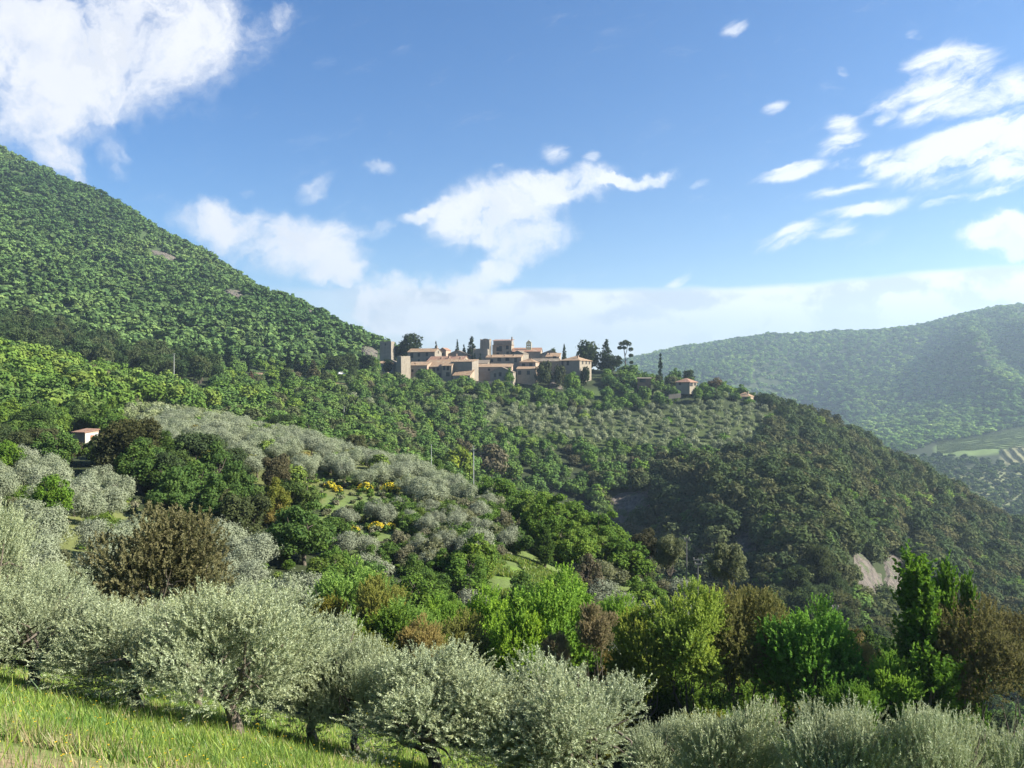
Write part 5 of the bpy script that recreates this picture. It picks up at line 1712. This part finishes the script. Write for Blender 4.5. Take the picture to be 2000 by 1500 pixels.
scatter(6, [(1040, 104), (1120, 97), (1230, 95), (1265, 104), (1245, 118), (1150, 124), (960, 142), (925, 138), (1010, 122)], 6.0, [(6, 'oak', G_FRESH, (5.5, 8), 0.95), (1, 'holm', G_GREY, (4, 5), 1.0)],
        {'oak': 'oak of the clump at the end of the spur', 'holm': 'round tree of the clump at the end of the spur'}, {'oak': 'oaks at the end of the spur', 'holm': 'trees at the end of the spur'})
scatter(7, [(600, 60), (1000, 62), (1040, 83), (900, 89), (640, 84)], 3.7, [(4, 'oak', G_MID, (3.6, 6.2), 1.0), (4, 'oak', G_FRESH, (3.4, 6), 1.0), (2, 'olive', G_GREY, (3, 4), 1.0)],
        {'oak': 'oak in the shaded band at the spur foot', 'olive': 'olive tree in the shaded band at the spur foot'}, {'oak': 'oaks at the spur foot', 'olive': 'olives at the spur foot'})
scatter(8, [(1080, 66), (1420, 62), (1440, 96), (1300, 104), (1180, 92), (1080, 84)], 3.5, [(5, 'olive', [(0.12, 0.13, 0.09), (0.13, 0.145, 0.095)], (3, 4.4), 1.0), (2, 'oak', G_FRESH, (4, 6), 0.95), (2, 'shrub', G_GREY, (2, 3), 1.2)],
        {'oak': 'tree low on the right flank of the spur', 'olive': 'olive tree low on the right flank of the spur', 'shrub': 'shrub low on the right flank of the spur'},
        {'oak': 'trees on the right flank of the spur', 'olive': 'olives on the right flank of the spur', 'shrub': 'shrubs on the right flank of the spur'})
scatter(9, [(620, 36), (2250, 36), (2250, 70), (1440, 72), (1080, 62), (640, 58)], 4.7, [(4, 'oak', [(0.10, 0.18, 0.035), (0.12, 0.20, 0.04)], (5.0, 8.0), 0.95), (1, 'holm', G_DARK, (4.5, 7), 1.0), (2, 'oak', G_YELL, (4.5, 7), 0.9)],
        {'oak': 'oak filling the tree belt below the near row', 'holm': 'holm oak filling the tree belt below the near row'}, {'oak': 'oaks filling the belt', 'holm': 'holm oaks filling the belt'})
scatter(10, [(1440, 72), (2250, 70), (2250, 200), (1600, 140), (1440, 160)], 6.5, [(4, 'oak', G_MID, (6, 9), 0.95), (2, 'holm', G_DARK, (5, 8), 1.0), (1, 'holm', G_BROWN, (5, 7), 1.0)],
        {'oak': 'oak at the bottom of the gorge', 'holm': 'holm oak at the bottom of the gorge'}, {'oak': 'oaks in the gorge', 'holm': 'holm oaks in the gorge'})
scatter(11, [(560, 205), (800, 185), (960, 155), (1250, 125), (1440, 165), (1600, 140), (2200, 205), (2200, 228), (1800, 235), (1600, 160), (1440, 212), (1200, 285), (1000, 275), (800, 330), (600, 350), (420, 262)], 6.6,
        [(5, 'oak', G_MID, (7, 10), 0.95), (3, 'holm', G_DARK, (6, 9), 1.0), (1, 'oak', G_FRESH, (6, 9), 0.95)],
        {'oak': 'oak of the deep hollow between spur and village hill', 'holm': 'holm oak of the deep hollow between spur and village hill'}, {'oak': 'oaks in the hollow', 'holm': 'holm oaks in the hollow'})
scatter(12, [(560, 330), (800, 330), (1000, 278), (1200, 282), (1260, 340), (1480, 350), (1480, 380), (940, 385), (930, 430), (1150, 434), (1300, 458), (1450, 474), (1500, 505), (1180, 508), (1140, 472), (740, 474), (560, 440)], 7.6,
        [(5, 'oak', G_MID, (6.5, 10), 0.95), (2.2, 'oak', G_FRESH, (5.5, 9), 1.0), (1.6, 'holm', G_DARK, (5, 7.5), 1.0), (0.7, 'holm', G_BROWN, (5, 7), 1.0), (1.6, 'olive', G_OLIVE, (4.5, 6), 1.0)],
        {'oak': 'oak on the slope under the village', 'holm': 'holm oak on the slope under the village', 'olive': 'stray olive tree on the slope under the village'}, {'oak': 'oaks under the village', 'holm': 'holm oaks under the village', 'olive': 'stray olives under the village'}, marks=VILLAGE_MARKS)
scatter(13, [(945, 384), (1480, 378), (1500, 474), (1300, 458), (1150, 434), (935, 430)], 7.6, [(9, 'olive', [(0.195, 0.232, 0.135), (0.215, 0.245, 0.155)], (5.4, 7.0), 0.82), (0.6, 'oak', G_FRESH, (5, 7), 1.0)],
        {'olive': 'olive tree in the terraced grove below the village', 'oak': 'tree in the terraced grove below the village'}, {'olive': 'olive trees on the terraces', 'oak': 'trees on the terraces'}, rows=True, jitter=0.22, marks=VILLAGE_MARKS)
scatter(14, [(1200, 285), (1440, 212), (1600, 160), (1800, 235), (2250, 228), (2250, 440), (2010, 445), (1800, 478), (1600, 505), (1500, 500), (1480, 352), (1260, 340)], 6.6,
        [(6, 'holm', G_DARK, (6.5, 12.5), 1.0), (2, 'holm', [(0.092, 0.094, 0.046), (0.082, 0.090, 0.044)], (6, 11), 1.0), (0.8, 'oak', G_FRESH, (6, 10), 1.0), (1.2, 'oak', G_MID, (6, 9), 1.0)],
        {'oak': 'oak in the holm oak wood over the gorge', 'holm': 'holm oak of the wood over the gorge'}, {'oak': 'oaks in the gorge wood', 'holm': 'holm oaks of the gorge wood'})
scatter(21, [(1150, 276), (1300, 245), (1440, 208), (1600, 158), (1800, 225), (2250, 210), (2250, 300), (1800, 320), (1440, 325), (1230, 335), (1150, 330)], 5.2,
        [(6, 'holm', G_DARK, (6, 9), 1.05), (1, 'oak', G_MID, (6, 8), 1.0)],
        {'oak': 'oak on the steep side of the gorge', 'holm': 'holm oak on the steep side of the gorge'}, {'oak': 'oaks on the gorge side', 'holm': 'holm oaks on the gorge side'})
scatter(15, [(-200, 168), (130, 176), (205, 160), (260, 190), (250, 255), (400, 262), (560, 300), (560, 345), (420, 342), (-200, 342)], ([160, 340], [7.2, 9.0]),
        [(6, 'oak', G_FRESH, (8, 12), 0.95), (4, 'oak', G_MID, (7.5, 11), 0.95), (0.5, 'holm', G_BROWN, (5, 7), 1.0), (0.5, 'olive', G_OLIVE, (4, 5), 1.0)],
        {'oak': 'oak of the wood at the left', 'holm': 'holm oak of the wood at the left', 'olive': 'olive tree at the edge of the left wood'}, {'oak': 'oaks of the left wood', 'holm': 'brown trees of the left wood', 'olive': 'olives at the left wood'})
scatter(16, [(-200, 360), (300, 360), (430, 378), (430, 430), (300, 440), (-200, 470)], 7.4, [(8, 'pine', G_PINE, (11, 15.5), 0.55), (1, 'oak', G_MID, (7, 9), 0.9)],
        {'pine': 'pine of the wood at the mountain foot', 'oak': 'oak among the pines at the mountain foot'}, {'pine': 'pines at the mountain foot', 'oak': 'oaks among the pines'})
scatter(17, [(400, 350), (560, 352), (740, 445), (740, 480), (700, 530), (400, 450)], 7.8, [(4, 'oak', G_MID, (6, 9), 0.95), (0.4, 'pine', G_PINE, (9, 12), 0.6), (2, 'oak', G_FRESH, (5, 8), 0.95), (0.4, 'holm', G_DARK, (6, 8), 1.0)],
        {'pine': 'pine near the lane left of the village', 'oak': 'oak near the lane left of the village', 'holm': 'holm oak near the lane left of the village'}, {'pine': 'pines by the lane', 'oak': 'oaks by the lane', 'holm': 'holm oaks by the lane'})
flush_pool()

mtn = scatter(18, [(-420, 450), (300, 440), (450, 470), (600, 484), (700, 506), (790, 540), (820, 720), (640, 780), (420, 900), (210, 1010), (0, 1060), (-420, 1120)], ([430, 700, 1100], [6.6, 7.2, 8.0]),
              [(7, 'oak', [(0.080, 0.148, 0.050), (0.090, 0.158, 0.054), (0.066, 0.126, 0.044)], (4.5, 11), 1.05), (2, 'holm', [(0.058, 0.106, 0.038), (0.066, 0.112, 0.042)], (5, 10), 1.1), (0.8, 'oak', [(0.075, 0.125, 0.04)], (5, 7), 1.0)], '', '', far=True, jitter=0.6, thin=0.93, umin=-420)
print('MTN', len(mtn))
mass('mountain_wood', mtn, 'continuous green oak wood covering the mountain at the left')
farw = scatter(19, [(1180, 1450), (1700, 1180), (1830, 1300), (2000, 1395), (2300, 1390), (2300, 3000), (1180, 3400)], ([1100, 1800, 3000], [10.0, 15.0, 19.0]),
               [(6, 'oak', [(0.145, 0.25, 0.065), (0.165, 0.265, 0.07), (0.115, 0.215, 0.06)], (8, 16), 1.35), (2, 'holm', [(0.06, 0.105, 0.036)], (8, 14), 1.4)], '', '', far=True)
farw += scatter(20, [(1640, 720), (2200, 700), (2200, 1050), (1960, 1075), (1840, 1170), (1640, 1180)], 9.0, [(3, 'oak', [(0.05, 0.085, 0.03), (0.06, 0.10, 0.03)], (6, 10), 1.2), (2, 'olive', G_OLIVE, (4, 5), 1.1)] if False else [(3, 'oak', [(0.05, 0.085, 0.03), (0.06, 0.10, 0.03)], (6, 10), 1.2)], '', '', far=True, thin=0.55)
# vines and orchard rows in the far valley fields
rows = []
rng = np.random.default_rng(4)
for k in range(16):
    for t in np.linspace(0, 1, 70):
        y = 1195 + k * 11.5; u = 1832 + t * 288
        x = (u - 1000) / F * y
        rows.append(('holm', x, y + 0.12 * (u - 1832), float(gz(x, y + 0.12 * (u - 1832))), 1.8, 4.2, (0.10, 0.14, 0.045)))
for k in range(11):
    for t in np.linspace(0, 1, 34):
        y = 1085 + t * 120; x = 660 + k * 15 + t * 60
        if 1000 + F * x / y > 1955:
            rows.append(('holm', x, y, float(gz(x, y)), 3.4, 4.4, (0.12, 0.135, 0.085)))
for k in range(26):
    for t in range(26):
        y = 790 + k * 10.0; x = 520 * y / 1000 + t * 9 + (k % 2) * 4
        if rng.random() < 0.8:
            rows.append(('holm', x, y, float(gz(x, y)), 3.8, 4.6, (0.11, 0.13, 0.085)))
mass('far_hill_wood', farw, 'hazy continuous wood on the far hill beyond the gorge')
mass('valley_field_rows', rows, 'rows of vines and orchard trees in the far valley fields')
print('FAR', len(farw))


# ------------------------------------------------------------------ grass and flowers
def grass():
    rng = np.random.default_rng(21)
    n = 330000
    y = 6.0 + 26 * rng.random(n) ** 1.35
    u = rng.uniform(-260, 1500, n)
    x = (u - 1000) / F * y
    z = gz(x, y)
    dens = fbm(x / 1.4, y / 1.4, 3, 4) + 0.5
    path = np.abs(y - 8.8 - 0.10 * (x + 6) - 0.8 * fbm(x / 2, y / 2, 9, 3)) < 1.5
    path &= (x < -3.0) & (y < 14)
    m = (rng.random(n) < 0.35 + 0.9 * dens) & ~(path & (rng.random(n) < 0.93)) & ((750 - z / y * F) < 1720)
    x, y, z = x[m], y[m], z[m]; n = len(x)
    tall = np.clip(fbm(x / 2.2, y / 2.2, 13, 3) + 0.5, 0, 1)
    h = rng.uniform(0.08, 0.25, n) * (0.45 + 1.0 * tall) * np.where(rng.random(n) < 0.03, 2.2, 1.0)
    a = rng.uniform(0, 6.283, n); lean = rng.uniform(0.1, 0.65, n) * h
    wd = rng.uniform(0.004, 0.009, n) * (y / 9) ** 0.6
    ca, sa = np.cos(a), np.sin(a)
    dx, dy = np.cos(a + 1.3), np.sin(a + 1.3)
    b0 = np.stack([x - ca * wd, y - sa * wd, z - 0.02], -1); b1 = np.stack([x + ca * wd, y + sa * wd, z - 0.02], -1)
    m0 = np.stack([x + ca * wd * 0.8 + dx * lean * 0.45, y + sa * wd * 0.8 + dy * lean * 0.45, z + h * 0.5], -1)
    m1 = np.stack([x + dx * lean, y + dy * lean, z + h], -1)
    V = np.stack([b0, b1, m0, m1], 1).reshape(-1, 3)
    base = np.array([(0.19, 0.30, 0.055), (0.23, 0.32, 0.08), (0.12, 0.22, 0.045), (0.33, 0.30, 0.16)])
    pr = rng.choice(4, n, p=[0.42, 0.28, 0.2, 0.1])
    dryp = np.clip(1 - np.abs(y - 9.8) / 2.4, 0, 1) * (x < -2.5)
    pr = np.where(rng.random(n) < 0.6 * dryp, 3, pr)
    weed = fbm(x / 0.9, y / 0.9, 61, 3)
    pr = np.where((weed > 0.13) & (rng.random(n) < 0.8), 2, np.where((weed < -0.15) & (rng.random(n) < 0.5), 3, pr))
    c = base[pr] * rng.uniform(0.8, 1.2, (n, 1)) * (0.75 + 0.5 * dens[m])[:, None]
    me = quads_mesh('grass', V, None, [GRASS], {'tint': ('FLOAT', np.repeat(rng.random(n), 4)), 'col': ('FLOAT_COLOR', np.repeat(np.c_[c, np.ones(n)], 4, axis=0))})
    tag(link('grass', me), 'tall fresh meadow grass under the near olive trees', None, None, 'stuff')
    k = 520
    y = 8 + 15 * rng.random(k); u = rng.uniform(-50, 900, k); x = (u - 1000) / F * y
    g = fbm(x / 1.1, y / 1.1, 31, 3) > -0.02
    x, y = x[g], y[g]; z = gz(x, y) + rng.uniform(0.16, 0.42, len(x))
    P = np.repeat(np.stack([x, y, z], -1), 5, axis=0)
    t = np.tile(np.arange(5) * 1.257, len(x))
    ax = np.stack([np.cos(t), np.sin(t), np.full(len(t), 0.25)], -1)
    v = leaves(rng, P + ax * 0.008, ax, np.tile([0, 0, 1.0], (len(t), 1)) + 0.3 * rng.normal(size=(len(t), 3)), 0.022, 0.015)
    cc = np.tile((0.62, 0.46, 0.02, 1), (len(v), 1))
    me = quads_mesh('wildflowers', v, None, [GRASS], {'tint': ('FLOAT', np.full(len(v), 0.5)), 'col': ('FLOAT_COLOR', cc)})
    tag(link('wildflowers', me), 'tiny yellow wildflowers dotted through the meadow grass', None, None, 'stuff')


grass()


def meadow():
    rng = np.random.default_rng(23)
    n = 26000
    d = rng.uniform(82, 97, n); u = rng.uniform(900, 1090, n)
    x = (u - 1000) / F * d; z = gz(x, d)
    keep = fbm(x / 3.0, d / 3.0, 5, 3) > -0.12
    x, d, z = x[keep], d[keep], z[keep]; n = len(x)
    h = rng.uniform(0.25, 0.6, n)
    ax = np.stack([rng.normal(size=n) * 0.35, rng.normal(size=n) * 0.35, np.ones(n)], -1)
    v = leaves(rng, np.stack([x, d, z + h * 0.4], -1), ax, rng.normal(size=(n, 3)), h, 0.12)
    c = np.array([(0.15, 0.25, 0.045), (0.12, 0.20, 0.04), (0.20, 0.24, 0.07)])[rng.integers(3, size=n)]
    me = quads_mesh('meadow_grass', v, None, [GRASS], {'tint': ('FLOAT', np.repeat(rng.random(n), 4)), 'col': ('FLOAT_COLOR', np.repeat(np.c_[c, np.ones(n)], 4, axis=0))})
    tag(link('meadow_grass', me), 'small bright meadow among the bushes at the foot of the spur', None, None, 'stuff')


meadow()


# ------------------------------------------------------------------ air
def haze():
    b = MB(); b.box(-6500, 8500, -400, 6600, -420, 620)
    m, T = material('haze')
    out = T.n('ShaderNodeOutputMaterial')
    pv = T.n('ShaderNodeVolumePrincipled')
    pv.inputs['Color'].default_value = rgb(0.58, 0.78, 1.0)
    pv.inputs['Density'].default_value = 0.00014
    pv.inputs['Anisotropy'].default_value = 0.3
    T.put(out.inputs['Volume'], pv.outputs[0])
    o = b.build('haze', m)
    tag(o, 'thin bluish air that fades the far hills', None, None, 'stuff')


haze()
